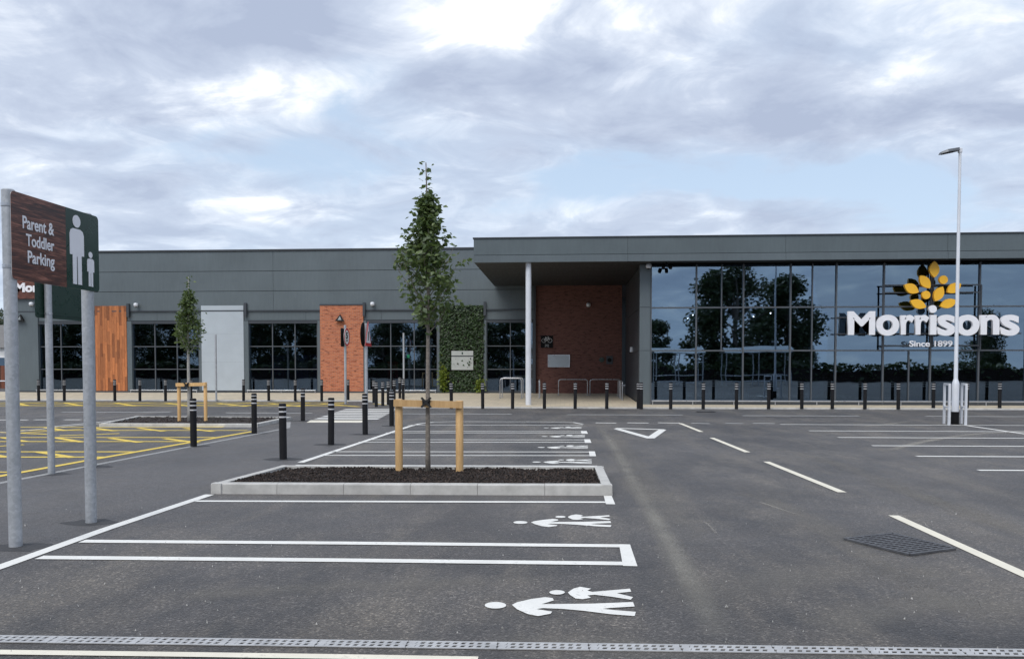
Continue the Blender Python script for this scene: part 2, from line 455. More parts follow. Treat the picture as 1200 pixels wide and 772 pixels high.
# pavement
pv = MB()
for (xa, ya, xb, yb, ye) in ((-70, YK_L, XA, YK_L, YW+.3), (XA, YK_L, XB, YK_R, YW+.3), (XB, YK_R, XP0, YK_R, YW+.3), (XP0, YK_R, 40, YK_R, YG+.4)):
    e = 1e-4
    z1 = .27 if ye > 40 else .09
    pv.add([(xa, ya+.13, .055), (xb, yb+.13, .055), (xb, ye, z1), (xa, ye, z1)], [(0, 1, 2, 3)])
pavement = structure(pv.build('pavement', M['paving']))
ks = MB(); ks.box(0, .9, 0, .14, -.02, .06)
def kerb_run(a, b, parent, mat, w=.14, h=.06, seg=.915, gap=.005, z=0):
    a, b = Vector(a), Vector(b); n = max(1, round((b-a).length/seg)); d = (b-a)/n
    t = d.normalized(); nr = Vector((-t.y, t.x, 0)); me = None
    for i in range(n):
        if me is None:
            m = MB(); L_ = d.length - gap
            m.add([(0, 0, -.02), (L_, 0, -.02), (L_, w, -.02), (0, w, -.02), (0, .008, h-.012), (L_, .008, h-.012), (L_, w, h-.012), (0, w, h-.012), (0, .02, h), (L_, .02, h), (L_, w, h), (0, w, h)],
                  [(0,3,2,1),(0,1,5,4),(4,5,9,8),(8,9,10,11),(1,2,6,5),(5,6,10,9),(2,3,7,6),(6,7,11,10),(3,0,4,7),(7,4,8,11)])
            o = m.build('kerb_stone', mat, None); me = o.data
        else:
            o = bpy.data.objects.new('kerb_stone', me); C.objects.link(o)
        o.parent = parent; o.location = a + d*i - root_loc(parent) + Vector((0, 0, z + rnd.uniform(-.002, .002))); o.rotation_euler.z = math.atan2(t.y, t.x)
kerb_run((-30, YK_L, 0), (XA, YK_L, 0), pavement, M['kerb'])
kerb_run((XA, YK_L, 0), (XB, YK_R, 0), pavement, M['kerb'])
kerb_run((XB, YK_R, 0), (30, YK_R, 0), pavement, M['kerb'])

# walkway between the yellow bays and the parent bays, with its flush edging
wl0, wl1 = G(0, 566), G(300, 508.5); wr0, wr1 = G(0, 666), G(480, 500)
def ext(a, b, y): t = (y - a.y)/(b.y - a.y); return a + (b - a)*t
walk_pts = [ext(wl0, wl1, -6), ext(wl0, wl1, 21.5), G(338, 494.5), G(470, 495.5), wr1, ext(wr0, wr1, -6)]
walk = structure(MB().add([(p.x, p.y, .002) for p in walk_pts], [tuple(range(6))]).build('walkway', M['walk']))
_k = [0]
def zk():
    _k[0] += 1; return .005 + (_k[0] % 8) * .0002
def ribbon(name, pts, w, mat, parent=None, z=None):
    parent = parent or park; z = zk() if z is None else z
    m = MB(); n = len(pts); vs = []
    for i, p in enumerate(pts):
        t = (pts[min(i+1, n-1)] - pts[max(i-1, 0)]); t.z = 0; t.normalize(); nr = Vector((-t.y, t.x, 0))
        vs += [p + nr*w/2, p - nr*w/2]
    vs = [(v.x, v.y, z) for v in vs]
    m.add(vs, [(2*i, 2*i+1, 2*i+3, 2*i+2) for i in range(n-1)])
    return m.build(name, mat, parent)
def pline(name, px, w, mat='white_paint'):
    return ribbon(name, [G(*p) for p in px], w, M[mat])
def ppoly(name, px, mat='white_paint', off=None):
    z = zk(); o = off or Vector((0, 0, 0)); pts = [G(*p) + o for p in px]
    return MB().add([(p.x, p.y, z) for p in pts], [tuple(range(len(pts)))]).build(name, M[mat], park)
edge = ribbon('edging_strip', [ext(wl0, wl1, -6), ext(wl0, wl1, 21.5), G(338, 494.5)], .13, M['edging'], walk, .0042)

# --- parent and toddler bays
pline('bay_line', [(-90, 694), (0, 664.5), (124, 620), (246, 579.5)], .125)
pline('bay_line', [(352, 542), (420, 519.5), (480, 499.5), (492, 496.5)], .12)
pline('bay_line', [(492, 496.5), (508, 494.6), (530, 494), (640, 494.3), (672, 495), (683, 497)], .10)
pline('bay_line', [(46, 653.3), (400, 656.6), (731, 660.5)], .125)
pline('bay_line', [(96, 634.3), (400, 636.5), (728, 639.8)], .125)
ppoly('bay_line', [(725.5, 638), (738.3, 638.2), (747, 663.8), (730, 663.4)])
pline('bay_line', [(230, 587.3), (710, 588.6)], .11)
ppoly('bay_line', [(707.5, 581), (716.8, 581), (721, 591), (710, 590.8)])
for y0, y1, xr, xl in ((529.3, 533.6, 698.5, 381), (515.2, 518, 693, 426), (505.4, 507.2, 689, 458), (498, 498, 685, 484)):
    pline('bay_line', [(xl + (533-y1)*0 - 6, y1), (xr-2, y1 + .3)], .10)
    if y0 != y1:
        pline('bay_line', [(xl + 8, y0), (xr-3.5, y0 + .3)], .10)
        ppoly('bay_line', [(xr-8.5, y0-.4), (xr-1.5, y0-.4), (xr, y1+1), (xr-7.5, y1+1)])
pline('bay_line', [(346, 545.2), (700, 546.2)], .1)
AD = [(218,543),(240,532),(300,518),(360,510),(392,514),(397,524),(345,540),(560,538),(660,534),(735,531),(742,550),(640,556),(605,560),(660,566),(747,573),(742,591),(640,583),(520,568),(430,560),(350,557),(322,561),(390,572),(383,581),(330,591),(285,582),(240,562)]
CH = [(457,490),(480,474),(510,466),(556,474),(540,482),(560,488),(640,481),(722,474),(727,487),(665,493),(735,510),(725,521),(640,508),(570,500),(540,503),(556,512),(520,519),(490,516),(465,500)]
def ell(cx, cy, rx, ry, n=20): return [(cx + rx*math.cos(2*PI*i/n), cy + ry*math.sin(2*PI*i/n)) for i in range(n)]
def cr(p): return [(540 + x*.2746, 560 + y*.2746) for x, y in p]
ref = G(744, 716)
for tx, ty in ((744, 716), (716, 615), (693.5, 542.5), (689, 525), (685.5, 512), (681.5, 501.8)):
    off = G(tx, ty) - ref
    for shp in (AD, CH, ell(148, 545, 46, 14), ell(411, 490, 33, 9.5)):
        ppoly('pedestrian_symbol', cr(shp), off=off)
# foreground line behind the channel drain
pline('bay_line', [(-200, 761.5), (0, 764.5), (200, 767), (400, 769.8), (560, 772.6)], .075, 'cream_paint')

# --- road markings
for a, b in (((797, 496), (822, 506)), ((834, 513), (876, 530)), ((898, 541), (987, 577))): pline('centre_dash', [a, b], .115, 'cream_paint')
pline('centre_dash', [(1047, 604), (1320, 727.5)], .115, 'cream_paint')
for x0, x1 in ((698, 722), (735, 760), (771, 797)): pline('give_way_dash', [(x0, 495.4), (x1, 495.8)], .17)
for x0, x1 in ((810, 832), (850, 871), (882, 908)): pline('give_way_dash', [(x0, 495.9), (x1, 496.4)], .2, 'faint_paint')
for a, b in (((721, 501.8), (778, 503.4)), ((776.5, 503.4), (762, 513.4)), ((763, 513.6), (723, 502.4))): pline('give_way_triangle', [a, b], .2)
for x0, x1, y in ((72, 200, 482.8), (265, 366, 484), (462, 600, 485), (664, 800, 486), (870, 1007, 487.2), (1084, 1215, 488)):
    pline('lane_dash', [(x0, y-.15), (x1, y + .25)], .24, 'faint_paint')
for x0, x1, y in ((-30, 33, 492), (40, 57, 491.8), (75, 95, 491.8), (400, 430, 494)): pline('lane_dash', [(x0, y), (x1, y)], .2, 'white_paint')
# bays on the far side of the road
for x0, y in ((914, 497.3), (948, 504.8), (982, 512.6), (1022, 522.3), (1074, 534.6), (1146, 551)):
    pline('bay_line', [(x0, y), (1420, y + (1420-x0)*.0045)], .13)
pline('bay_line', [(1134, 498.8), (1225, 512)], .12)
pline('bay_line', [(1132, 498.2), (1300, 499.2)], .1)
# crossing
ppoly('tactile_strip', [(359, 495), (424, 495.2), (426.5, 492.6), (364, 492.4)], 'cream_paint')
for i in range(6):
    t0 = G(400, 491.2).y + i*1.12
    yl = lambda y: G(366, 491.5).x + (G(409, 477.5).x - G(366, 491.5).x)*(y - G(366, 491.5).y)/(G(409, 477.5).y - G(366, 491.5).y)
    z = zk()
    MB().add([(yl(t0), t0, z), (yl(t0)+2.05, t0, z), (yl(t0)+2.05, t0+.56, z), (yl(t0), t0+.56, z)], [(0, 1, 2, 3)]).build('zebra_stripe', M['white_paint'], park)
# yellow hatching: strip before the left shopfront
def yrow(x0, x1, ya, yb, step, slant, w=.11, name='hatch_line'):
    pline(name, [(x0, ya), (x1, ya)], w, 'yellow_paint'); pline(name, [(x0, yb), (x1, yb)], w, 'yellow_paint')
    a, b = G((x0+x1)/2, ya), G((x0+x1)/2, yb); X = G(x0, yb).x
    while X < G(x1, yb).x - 1:
        pts = [Vector((X, b.y, 0)), Vector((min(X + slant, G(x1, ya).x), a.y, 0))]
        ribbon(name, pts, w, M['yellow_paint']); X += step
yrow(-60, 408, 471.8, 475.4, 2.4, 2.6, .3); 
ribX = [G(-60, 475).x + 1.1 + i*2.4 for i in range(10)]
for X in ribX: ribbon('hatch_line', [Vector((X + 2.4, G(0, 475.2).y, 0)), Vector((X, G(0, 471.8).y, 0))], .25, M['yellow_paint'])
# yellow accessible bays beside the walkway
yl0, yl1 = (0, 558), (296, 505.5)
pline('hatch_line', [(-120, 579.5), yl0, (110, 538.2), (200, 522.4), yl1], .15, 'yellow_paint')
def yx(y): return 296 - (y - 505.5) * 296/52.5
for ya, yb, x0 in ((500.6, 504.3, 20), (512.6, 517.4, -40), (529.4, 535.6, -80)):
    pline('hatch_line', [(x0, ya), (min(yx(ya), 262), ya)], .16, 'yellow_paint'); pline('hatch_line', [(x0, yb), (min(yx(yb), 290), yb)], .16, 'yellow_paint')
    X = G(x0, yb).x; st = 1.3
    while X < G(min(yx(yb), 262), yb).x - .7:
        ribbon('hatch_line', [Vector((X + .1, G(0, ya).y, 0)), Vector((X + 1.35, G(0, yb).y, 0))], .17, M['yellow_paint']); X += st
for x0, y0, x1, y1 in ((20, 507.5, 95, 503), (70, 510.5, 140, 508), (-20, 524, 28, 521), (-40, 505, 60, 509)): pline('hatch_line', [(x0, y0), (x1, y1)], .16, 'yellow_paint')
pline('hatch_line', [(-90, 553.5), (20, 553.2)], .11, 'yellow_paint')
pline('hatch_line', [(-90, 511), (10, 506.5), (70, 500.5), (130, 495)], .1, 'cream_paint')
pline('bay_line', [(60, 500), (120, 494.2), (160, 491.4)], .1, 'white_paint')

# --- dust and tyre marks carried in on the road
def dust_mat(name, c, amt, scale):
    t = NT(name); n = t.noise(scale, 6, .7); n2 = t.noise(1.3, 4, .6)
    t.col(c); t.rough(.9)
    uvm = t.N('ShaderNodeUVMap')
    sp = t.N('ShaderNodeSeparateXYZ'); t.L(uvm.outputs[0], sp.inputs[0])
    edge_ = t.math('MULTIPLY', t.ramp(sp.outputs[0], [(0, 0.0), (.5, 1.0), (1, 0.0)], 'EASE'), t.ramp(sp.outputs[1], [(0, 0.0), (.15, 1.0), (.8, 1.0), (1, 0.0)]))
    a = t.math('MULTIPLY', edge_, t.math('MULTIPLY', t.ramp(n, [(.30, 0.25), (.70, 1.0)]), t.ramp(n2, [(.3, .35), (.65, 1.0)])))
    t.L(t.math('MINIMUM', t.math('MULTIPLY', a, amt), .9), t.b.inputs['Alpha']); return t.m
M['dust'] = dust_mat('pale_road_dust', (.30, .285, .25), 1.0, 34)
M['dust_soft'] = dust_mat('faint_road_dust', (.24, .225, .20), .5, 24)
M['scuff'] = dust_mat('pale_scuff', (.45, .42, .36), .8, 30)
def streak(px, w, mat, name='dust_streak'):
    pts = [G(*p) for p in px]
    # smooth
    out = []
    for i in range(len(pts)-1):
        p0, p1, p2, p3 = pts[max(i-1, 0)], pts[i], pts[i+1], pts[min(i+2, len(pts)-1)]
        for k in range(6):
            t = k/6; out.append(.5*((2*p1) + (p2-p0)*t + (2*p0-5*p1+4*p2-p3)*t*t + (3*p1-p0-3*p2+p3)*t**3))
    out.append(pts[-1]); o = ribbon(name, out, w, mat, park, .0032 + (len(park.children) % 5)*.0003)
    me = o.data; uv = me.uv_layers.new(name='UVMap'); n = len(out)
    for l in me.loops:
        i = l.vertex_index; uv.data[l.index].uv = (i % 2, (i//2)/(n-1))
    o['kind'] = 'stuff'
streak([(700, 499), (712, 512), (724, 530), (742, 563), (765, 602), (795, 655), (825, 710), (855, 765)], .34, M['dust'])
streak([(716, 500), (735, 530), (760, 565), (790, 600), (835, 655)], .5, M['dust_soft'])
streak([(868, 574), (905, 588), (945, 606), (990, 634), (1040, 668), (1110, 705), (1190, 740)], .55, M['dust_soft'])
streak([(930, 528), (985, 545), (1060, 572), (1130, 600), (1215, 630)], .6, M['dust_soft'])
streak([(1010, 560), (1080, 582), (1150, 604), (1230, 640)], .5, M['dust_soft'])
streak([(890, 588), (908, 594), (938, 604)], .06, M['scuff'])
streak([(824, 610), (832, 617), (840, 626)], .05, M['scuff'])
streak([(780, 700), (850, 690), (960, 672), (1090, 672), (1210, 700)], 1.0, M['dust_soft'])
streak([(960, 740), (1040, 715), (1130, 705), (1230, 720)], .7, M['dust_soft'])
streak([(1010, 500), (1040, 497), (1070, 493)], .2, M['scuff'])
streak([(560, 750), (700, 757), (860, 762), (1010, 764)], .5, M['dust_soft'])
streak([(200, 700), (330, 690), (480, 684), (640, 680)], .5, M['dust_soft'])
streak([(1040, 528), (1090, 516), (1150, 508), (1220, 506)], .35, M['scuff'])
# bays behind the camera, mirrored in the glass front
for i in range(16): ribbon('bay_line', [Vector((2 + i*2.45, -4.5, 0)), Vector((2 + i*2.45, -9.4, 0))], .12, M['white_paint'])
for i in range(16): ribbon('bay_line', [Vector((2 + i*2.45, -16, 0)), Vector((2 + i*2.45, -21, 0))], .12, M['white_paint'])
ribbon('bay_line', [Vector((-20, -12.7, 0)), Vector((60, -12.7, 0))], .12, M['white_paint'])
# soft contact shade painted as darker tarmac round the feet of posts
pm = plain('contact_shade_tarmac', (.044, .044, .046), .75, 0, .3, 30, .6, 90)
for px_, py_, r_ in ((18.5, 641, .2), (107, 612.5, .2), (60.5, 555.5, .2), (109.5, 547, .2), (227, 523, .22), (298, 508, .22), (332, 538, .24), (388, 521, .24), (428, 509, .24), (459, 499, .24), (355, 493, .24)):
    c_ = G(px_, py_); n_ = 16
    MB().add([(c_.x + r_*1.5*rnd.uniform(.75, 1.2)*math.cos(2*PI*i/n_), c_.y + r_*rnd.uniform(.75, 1.2)*math.sin(2*PI*i/n_), .0032) for i in range(n_)], [tuple(range(n_))]).build('contact_shade_patch', pm, walk)
# fine pale grit scattered on the tarmac
m = MB()
for i in range(260):
    px, py = rnd.uniform(0, 1200), 585 + 180*rnd.random()**.8
    p = G(px, py); s = rnd.uniform(.003, .009)*(1.9 if rnd.random() < .07 else 1)
    m.add([p + Vector((rnd.uniform(-1, 1), rnd.uniform(-1, 1), .2))*s for _ in range(3)] + [p + Vector((0, 0, s*1.2 + .006))], [(0, 1, 2), (0, 1, 3), (1, 2, 3), (2, 0, 3)])
gr = m.build('grit', M['kerb'], park); gr['kind'] = 'stuff'

# ================================================================== BUILDING
sm = thing('supermarket', 'long low supermarket clad in slate grey with tall dark windows', 'building', (0, YG, 0))
X = lambda px, Y=YW: F(px, 430, Y).x
Zw = lambda py, px=300: F(px, py, YW).z
ZB = .27
ROOFZ = Zw(292, 330)
z1, z2, z3, z4 = Zw(317.6), Zw(341), Zw(364), Zw(375.5)
XCAN = F(555, 300, YC).x
XE = X(628)                       # where brick recess begins
def panel_row(za, zb, x0, x1, y, step, name='cladding_panel', mat='clad', dep=.07):
    n = max(1, round((x1-x0)/step)); w = (x1-x0)/n
    for i in range(n):
        MB().box(x0+i*w+.006, x0+(i+1)*w-.006, y, y+dep, za+.012, zb-.012).build(name, M[mat], sm)
panel_row(z1, ROOFZ-.1, XL, XE+.6, YW, 14)
panel_row(z2, z1, XL, XE+.6, YW, 14)
panel_row(z3, z2, XL, XE+.6, YW, 14)
panel_row(z4, z3, XL, XE-.02, YW+.05, 4.1)
MB().box(XL, XE+.5, YW+.075, YW+.3, z4-.1, ROOFZ-.12).build('wall', M['black_joint'], sm)
MB().box(XL-.03, XE+.6, YW-.05, YW+.5, ROOFZ-.1, ROOFZ).build('roof_edge', M['cap'], sm)
MB().box(XL, X(900), YW+.5, YW+28, ROOFZ-.35, ROOFZ-.15).build('roof', M['roof'], sm)
MB().box(XL+.02, XL+.3, YW+.3, YW+28, .1, ROOFZ-.36).build('wall', M['clad'], sm)
MB().box(XL, 40, YW+28, YW+28.3, .1, ROOFZ-.15).build('wall', M['clad'], sm)
MB().box(XL+.3, XE+3, YW+8, YW+8.2, .2, ROOFZ-.4).build('interior_wall', M['interior'], sm)
MB().box(XL+.3, XE+3, YW+.3, YW+7.99, .2, .268).build('interior_floor', M['interior_floor'], sm)
MB().box(XL+.3, XE+3, YW+.31, YW+7.99, z4+.1, z4+.2).build('interior_ceiling', M['interior'], sm)
# grey piers between windows and feature panels, plinth
zt = Zw(374)
def pier(p0, p1, top=z4, dy=0):
    MB().box(X(p0), X(p1), YW-.02+dy, YW+.28, ZB-.1, top-.015).build('pier', M['clad'], sm)
pier(14.2, 45.5, z3+.05); pier(149.6, 155); pier(234, 236.3); pier(286.3, 291.6); pier(372.6, 375.6); pier(426.2, 429.6); pier(512.9, 515.4); pier(566.8, 570)
MB().box(XL, XE, YW-.06, YW-.022, ZB-.15, Zw(458.2)).build('plinth', M['clad_dark'], sm)
# raised mouldings above the piers
for p in (152, 289, 427.4, 568.4):
    MB().box(X(p-1.4), X(p+1.4), YW-.13, YW-.001, Zw(371), Zw(355)).build('drainpipe_hopper', M['clad_dark'], sm)
MB().box(XL, XE-.02, YW-.035, YW-.001, z3-.03, z3+.03).build('cladding_trim', M['clad_dark'], sm)
# --- windows of the left shopfront: frame > pane
def window(px, py, Y, glassmat, fw=.045, bottom=None, skip=()):
    xs = [F(p, 430, Y).x for p in px]; zs = [F(600, p, Y).z for p in py]
    if bottom is not None: zs[-1] = bottom
    m = MB(); zt_, zb_ = zs[0], zs[-1]
    m.box(xs[0], xs[-1], Y, Y+.1, zt_-fw, zt_); m.box(xs[0], xs[-1], Y, Y+.1, zb_, zb_+fw)
    for i, x in enumerate(xs):
        a = x if i == 0 else (x-fw if i == len(xs)-1 else x-fw/2)
        m.box(a, a+fw, Y-.004, Y+.104, zb_, zt_)
    for z in zs[1:-1]: m.box(xs[0], xs[-1], Y+.003, Y+.097, z-fw/2, z+fw/2)
    w = m.build('window_frame', M['alu_grey'], sm)
    for i in range(len(xs)-1):
        for j in range(len(zs)-1):
            MB().box(xs[i]+fw/2, xs[i+1]-fw/2, Y+.045, Y+.06, zs[j+1]+fw/2, zs[j]-fw/2).build('pane', glassmat, w)
    return w
rows = (376, 405.3, 432.6, 458)
zpl = Zw(458.2)
for px in ((46, 72, 98, 112.5), (155, 182, 207.8, 234), (291.6, 319.6, 346, 372.6), (429.6, 458, 485.4, 512.9), (570, 598, 624.8)):
    w = window(px, rows, YW+.12, M['glass_left'], bottom=zpl)
    MB().box(X(px[0]), X(px[-1]), YW+.0, YW+.119, z4-.16, z4-.016).build('lintel', M['clad_dark'], sm)
# timber panel
tp = MB().box(X(112.6), X(149.4), YW+.03, YW+.25, ZB-.1, Zw(357.6)).build('timber_cladding', M['clad_dark'], sm)
x0, x1 = X(112.6), X(149.4); nb = 13; bw = (x1-x0)/nb; zt_ = Zw(357.6)
for i in range(nb):
    z = zpl - rnd.uniform(0, .9)
    while z < zt_:
        L_ = rnd.uniform(.55, 1.5); za, zb = max(z, zpl), min(z+L_, zt_)
        if zb - za > .08:
            d = rnd.uniform(0, .02)
            MB().box(x0+i*bw+.003, x0+(i+1)*bw-.003, YW-.03-d, YW+.028, za+.002, zb-.002).build('plank', M['plank'], tp)
        z += L_
# silver panel, with slightly dished sheets
sp = MB().box(X(236.4), X(286.2), YW+.03, YW+.25, ZB-.1, Zw(357.5)).build('feature_panel', M['clad_dark'], sm)
zz = [Zw(457.6), Zw(424), Zw(391), Zw(357.8)]
for a, b in zip(zz, zz[1:]):
    MB().box(X(236.6), X(286), YW-.02, YW+.028, a+.002, b-.002).build('metal_sheet', M['silver_panel'], sp)
# brick panel
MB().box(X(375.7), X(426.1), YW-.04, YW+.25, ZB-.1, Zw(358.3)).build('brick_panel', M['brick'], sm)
MB().box(X(375.3), X(426.5), YW-.07, YW+.1, Zw(358.2), Zw(356.9)).build('panel_cap', M['clad_dark'], sm)
# green wall: backing > foliage, climbers
gx0, gx1 = X(515.8), X(566.5); gz0, gz1 = zpl, Zw(359)
gw = MB().box(gx0, gx1, YW+.0, YW+.25, ZB-.1, gz1).build('green_wall', M['mulch'], sm)
def leafcard(m, p, size, rnd_, nrm=None, droop=.35):
    a = rnd_.uniform(0, 2*PI); d = Vector((math.cos(a), math.sin(a), rnd_.uniform(-.8, .6))).normalized()
    if nrm is not None: d = (d - nrm*d.dot(nrm)*.6).normalized()
    up = Vector((rnd_.uniform(-1, 1), rnd_.uniform(-1, 1), rnd_.uniform(.2, 1))) if nrm is None else nrm + Vector((rnd_.uniform(-.6, .6), rnd_.uniform(-.3, .3), rnd_.uniform(-.3, .9)))
    s_ = d.cross(up)
    if s_.length < .01: return
    s_.normalize(); n = s_.cross(d)
    L_ = size*rnd_.uniform(.7, 1.25); w = L_*.33
    m.add([p, p + d*L_*.45 + s_*w - n*.05*L_, p + d*L_ - n*droop*L_*.5, p + d*L_*.45 - s_*w - n*.05*L_, p + d*L_*.5 - n*.12*L_],
          [(0, 1, 4), (1, 2, 4), (2, 3, 4), (3, 0, 4)])
m = MB(); ny = (F(528, 410.5, YW).x, F(555.5, 410.5, YW).x, Zw(434.5), Zw(410))
r2 = random.Random(3)
for i in range(6500):
    x, z = r2.uniform(gx0, gx1), r2.uniform(gz0, gz1)
    if ny[0] < x < ny[1] and ny[2] < z < ny[3]: continue
    leafcard(m, Vector((x, YW - r2.uniform(0, .13), z)), .11, r2, Vector((0, -1, .25)))
fo = m.build('foliage', M['leaf_wall'], gw, recalc=False); fo['kind'] = 'stuff'
m = MB()
for cx, cz, n, sx, sz in ((X(520), Zw(442), 320, .22, .62), (X(563.5), Zw(451), 200, .2, .35)):
    for i in range(n):
        leafcard(m, Vector((cx + r2.gauss(0, sx*.6), YW - .15 - r2.uniform(0, .2), max(gz0+.05, cz + r2.gauss(0, sz*.6)))), .13, r2)
lm_ = m.build('climbing_shrub', M['leaf_lime'], gw, recalc=False); lm_['kind'] = 'stuff'
# interior things behind the left windows
MB().box(X(150), X(205), YW+3, YW+3.3, Zw(419), Zw(407)).build('counter_sign', M['interior_yellow'], sm)
for p in (300, 330, 352): MB().box(X(p), X(p+16), YW+2.2, YW+3.2, ZB, Zw(415)).build('display_rack', M['interior_blue'], sm)
for k in range(14):
    xx = XL + 2 + k*2.35
    MB().box(xx, xx+.6, YW+3.2, YW+3.32, z4+.02, z4+.07).build('ceiling_lamp', M['lamp_dim'], sm)
for k, (p_, w_, h_, mt) in enumerate(((60, 16, 1.5, 'house_wall'), (88, 10, 2.2, 'interior_blue'), (168, 12, 1.1, 'house_wall'), (215, 14, 1.9, 'interior'), (296, 8, 2.0, 'house_wall'), (438, 10, 1.7, 'sign_red'), (466, 14, 1.2, 'house_wall'), (496, 10, 2.0, 'interior_yellow'), (580, 12, 1.4, 'house_wall'), (606, 10, 2.0, 'interior_blue'))):
    MB().box(X(p_), X(p_+w_), YW+2.6+.4*(k % 3), YW+3.3+.4*(k % 3), ZB, ZB+h_).build('display_rack', M[mt], sm)
MB().box(X(456), X(459), YW+5, YW+5.05, Zw(418), Zw(414)).build('exit_light', M['led_green'], sm)

# --- brick recess under the canopy
ZSOF = F(700, 306.6, YC).z; ZTOP = F(700, 277, YC).z; ZMID = F(700, 298, YC).z
YB = YW - .12
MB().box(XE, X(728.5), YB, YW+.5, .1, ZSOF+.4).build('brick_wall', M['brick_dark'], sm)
MB().box(X(625.2), XE-.002, YW-.32, YW+.3, .1, ZSOF+.3).build('pier', M['clad_dark'], sm)
# return wall of the glass block
yy = [YG+.35, 36.6, 38.9, 41.1, YB-.002]
for a, b in zip(yy, yy[1:]):
    for za, zb in ((.05, F(750, 410.7, YG).z), (F(750, 410.7, YG).z, F(750, 360, YG).z), (F(750, 360, YG).z, ZSOF-.01)):
        MB().box(XP0+.06, XP0+.3, a+.008, b-.008, za+.008, zb-.008).build('return_panel', M['clad_dark'], sm)
MB().box(XP0+.1, XP0+.28, YG+.36, YW, .05, ZSOF-.02).build('wall', M['black_joint'], sm)
for za, zb in ((.06, F(750, 410.7, YG).z), (F(750, 410.7, YG).z, F(750, 360, YG).z), (F(750, 360, YG).z, ZSOF-.01)):
    MB().box(XP0, XP1-.01, YG-.02, YG+.34, za+.008, zb-.008).build('pier', M['clad'], sm)
MB().box(XP0+.03, XP1-.03, YG+.01, YG+.33, .06, ZSOF-.02).build('pier_core', M['black_joint'], sm)
# canopy and fascia
xs = [XCAN + i*(XR - XCAN)/6 for i in range(7)]
for a, b in zip(xs, xs[1:]):
    MB().box(a+.005, b-.005, YC, YC+.12, ZMID+.012, ZTOP-.05).build('fascia_panel', M['fascia'], sm)
    MB().box(a+.005, b-.005, YC-.05, YC+.12, ZSOF, ZMID-.012).build('fascia_trim', M['clad'], sm)
MB().box(XCAN+.02, XR, YC+.03, YC+.1, ZSOF+.02, ZTOP-.06).build('fascia_core', M['black_joint'], sm)
MB().box(XCAN-.03, XR, YC-.04, YC+.5, ZTOP-.05, ZTOP).build('roof_edge', M['cap'], sm)
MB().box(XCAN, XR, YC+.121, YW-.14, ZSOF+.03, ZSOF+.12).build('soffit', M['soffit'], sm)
MB().box(XCAN, XR, YC+.5, YW+1.0, ZTOP-.3, ZTOP-.1).build('roof', M['roof'], sm)
MB().box(XCAN, XCAN+.1, YC+.121, YW-.14, ZSOF+.121, ZTOP-.06).build('fascia_panel', M['fascia'], sm)
# soffit boards
for i in range(9):
    ya = YC+.14+i*1.06
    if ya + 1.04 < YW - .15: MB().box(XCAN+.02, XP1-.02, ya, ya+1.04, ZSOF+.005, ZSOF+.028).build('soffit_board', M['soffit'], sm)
# column
cx = X(619.2, 33.6)
MB().lathe([(.118, zp(cx, 33.6)), (.118, ZSOF)], 24, (cx, 33.62, 0)).build('column', M['white_metal'], sm, smooth='auto')
# --- glass front
gp = [762.5, 815.5, 870.5, 925.6, 979, 1034.6, 1090, 1146.6, 1202, 1257, 1312, 1367, 1422]
gy = [309.4, 360, 410.7, 470.5]
cells = [F(p, 430, YG).x for p in gp]; gz = [F(900, p, YG).z for p in gy]; gz[0] = ZSOF-.02
fw = .06; m = MB()
for z in gz[1:-1]: m.box(cells[0], cells[-1], YG-.002, YG+.12, z-fw/2, z+fw/2)
m.box(cells[0], cells[-1], YG-.004, YG+.122, gz[-1]-.04, gz[-1]+.06)
for i, x in enumerate(cells): m.box(x-fw/2, x+fw/2, YG-.02, YG+.14, .12, gz[0])
for a, top, bot in ((845, 0, 2), (951, 0, 3), (1065, 2, 3)):
    x = F(a, 430, YG).x; m.box(x-.022, x+.022, YG-.01, YG+.13, gz[bot], gz[top])
cw = m.build('curtain_wall_frame', M['alu_grey'], sm)
for i in range(len(cells)-1):
    for j in range(3):
        sub = [cells[i], cells[i+1]]
        for a, top, bot in ((845, 0, 2), (951, 0, 3), (1065, 2, 3)):
            x = F(a, 430, YG).x
            if cells[i] < x < cells[i+1] and top <= j < bot: sub = [cells[i], x, cells[i+1]]
        for a, b in zip(sub, sub[1:]):
            ob = MB().box(a+.025, b-.025, YG+.05, YG+.068, gz[j+1]+.03, gz[j]-.02).build('pane', M['glass'], cw)
            me = ob.data; c = sum((v.co for v in me.vertices), Vector())/8
            rx, rz = rnd.uniform(-.0012, .0012), rnd.uniform(-.002, .002)     # panes never sit quite true
            for v in me.vertices: v.co.y += (v.co.z-c.z)*rx + (v.co.x-c.x)*rz
MB().box(cells[0], cells[-1], YG+.0, YG+.2, .06, gz[-1]-.041).build('plinth', M['clad_dark'], sm)
MB().box(XP1, XR, YG+.2, 46, .06, .1).build('interior_floor', M['interior_floor'], sm)
MB().box(XP1, XR, 46, 46.2, .06, ZSOF).build('interior_wall', M['interior'], sm)
MB().box(XR-.2, XR, YC+.2, 46, .06, ZTOP-.31).build('wall', M['clad'], sm)
MB().box(XP0+.31, XR, YG+.3, 46, ZSOF-.12, ZSOF-.02).build('interior_ceiling', M['interior'], sm)
lamp0 = None
for (px, py, Y) in ((812, 369, 40), (806, 373, 44), (883, 371, 40), (903, 367, 38), (1098, 367, 38), (1165, 368, 40), (1040, 369, 43)):
    p = F(px, py, Y); MB().lathe([(.03, -.03), (.034, .03)], 10, p).build('ceiling_lamp', M['lamp'], sm)
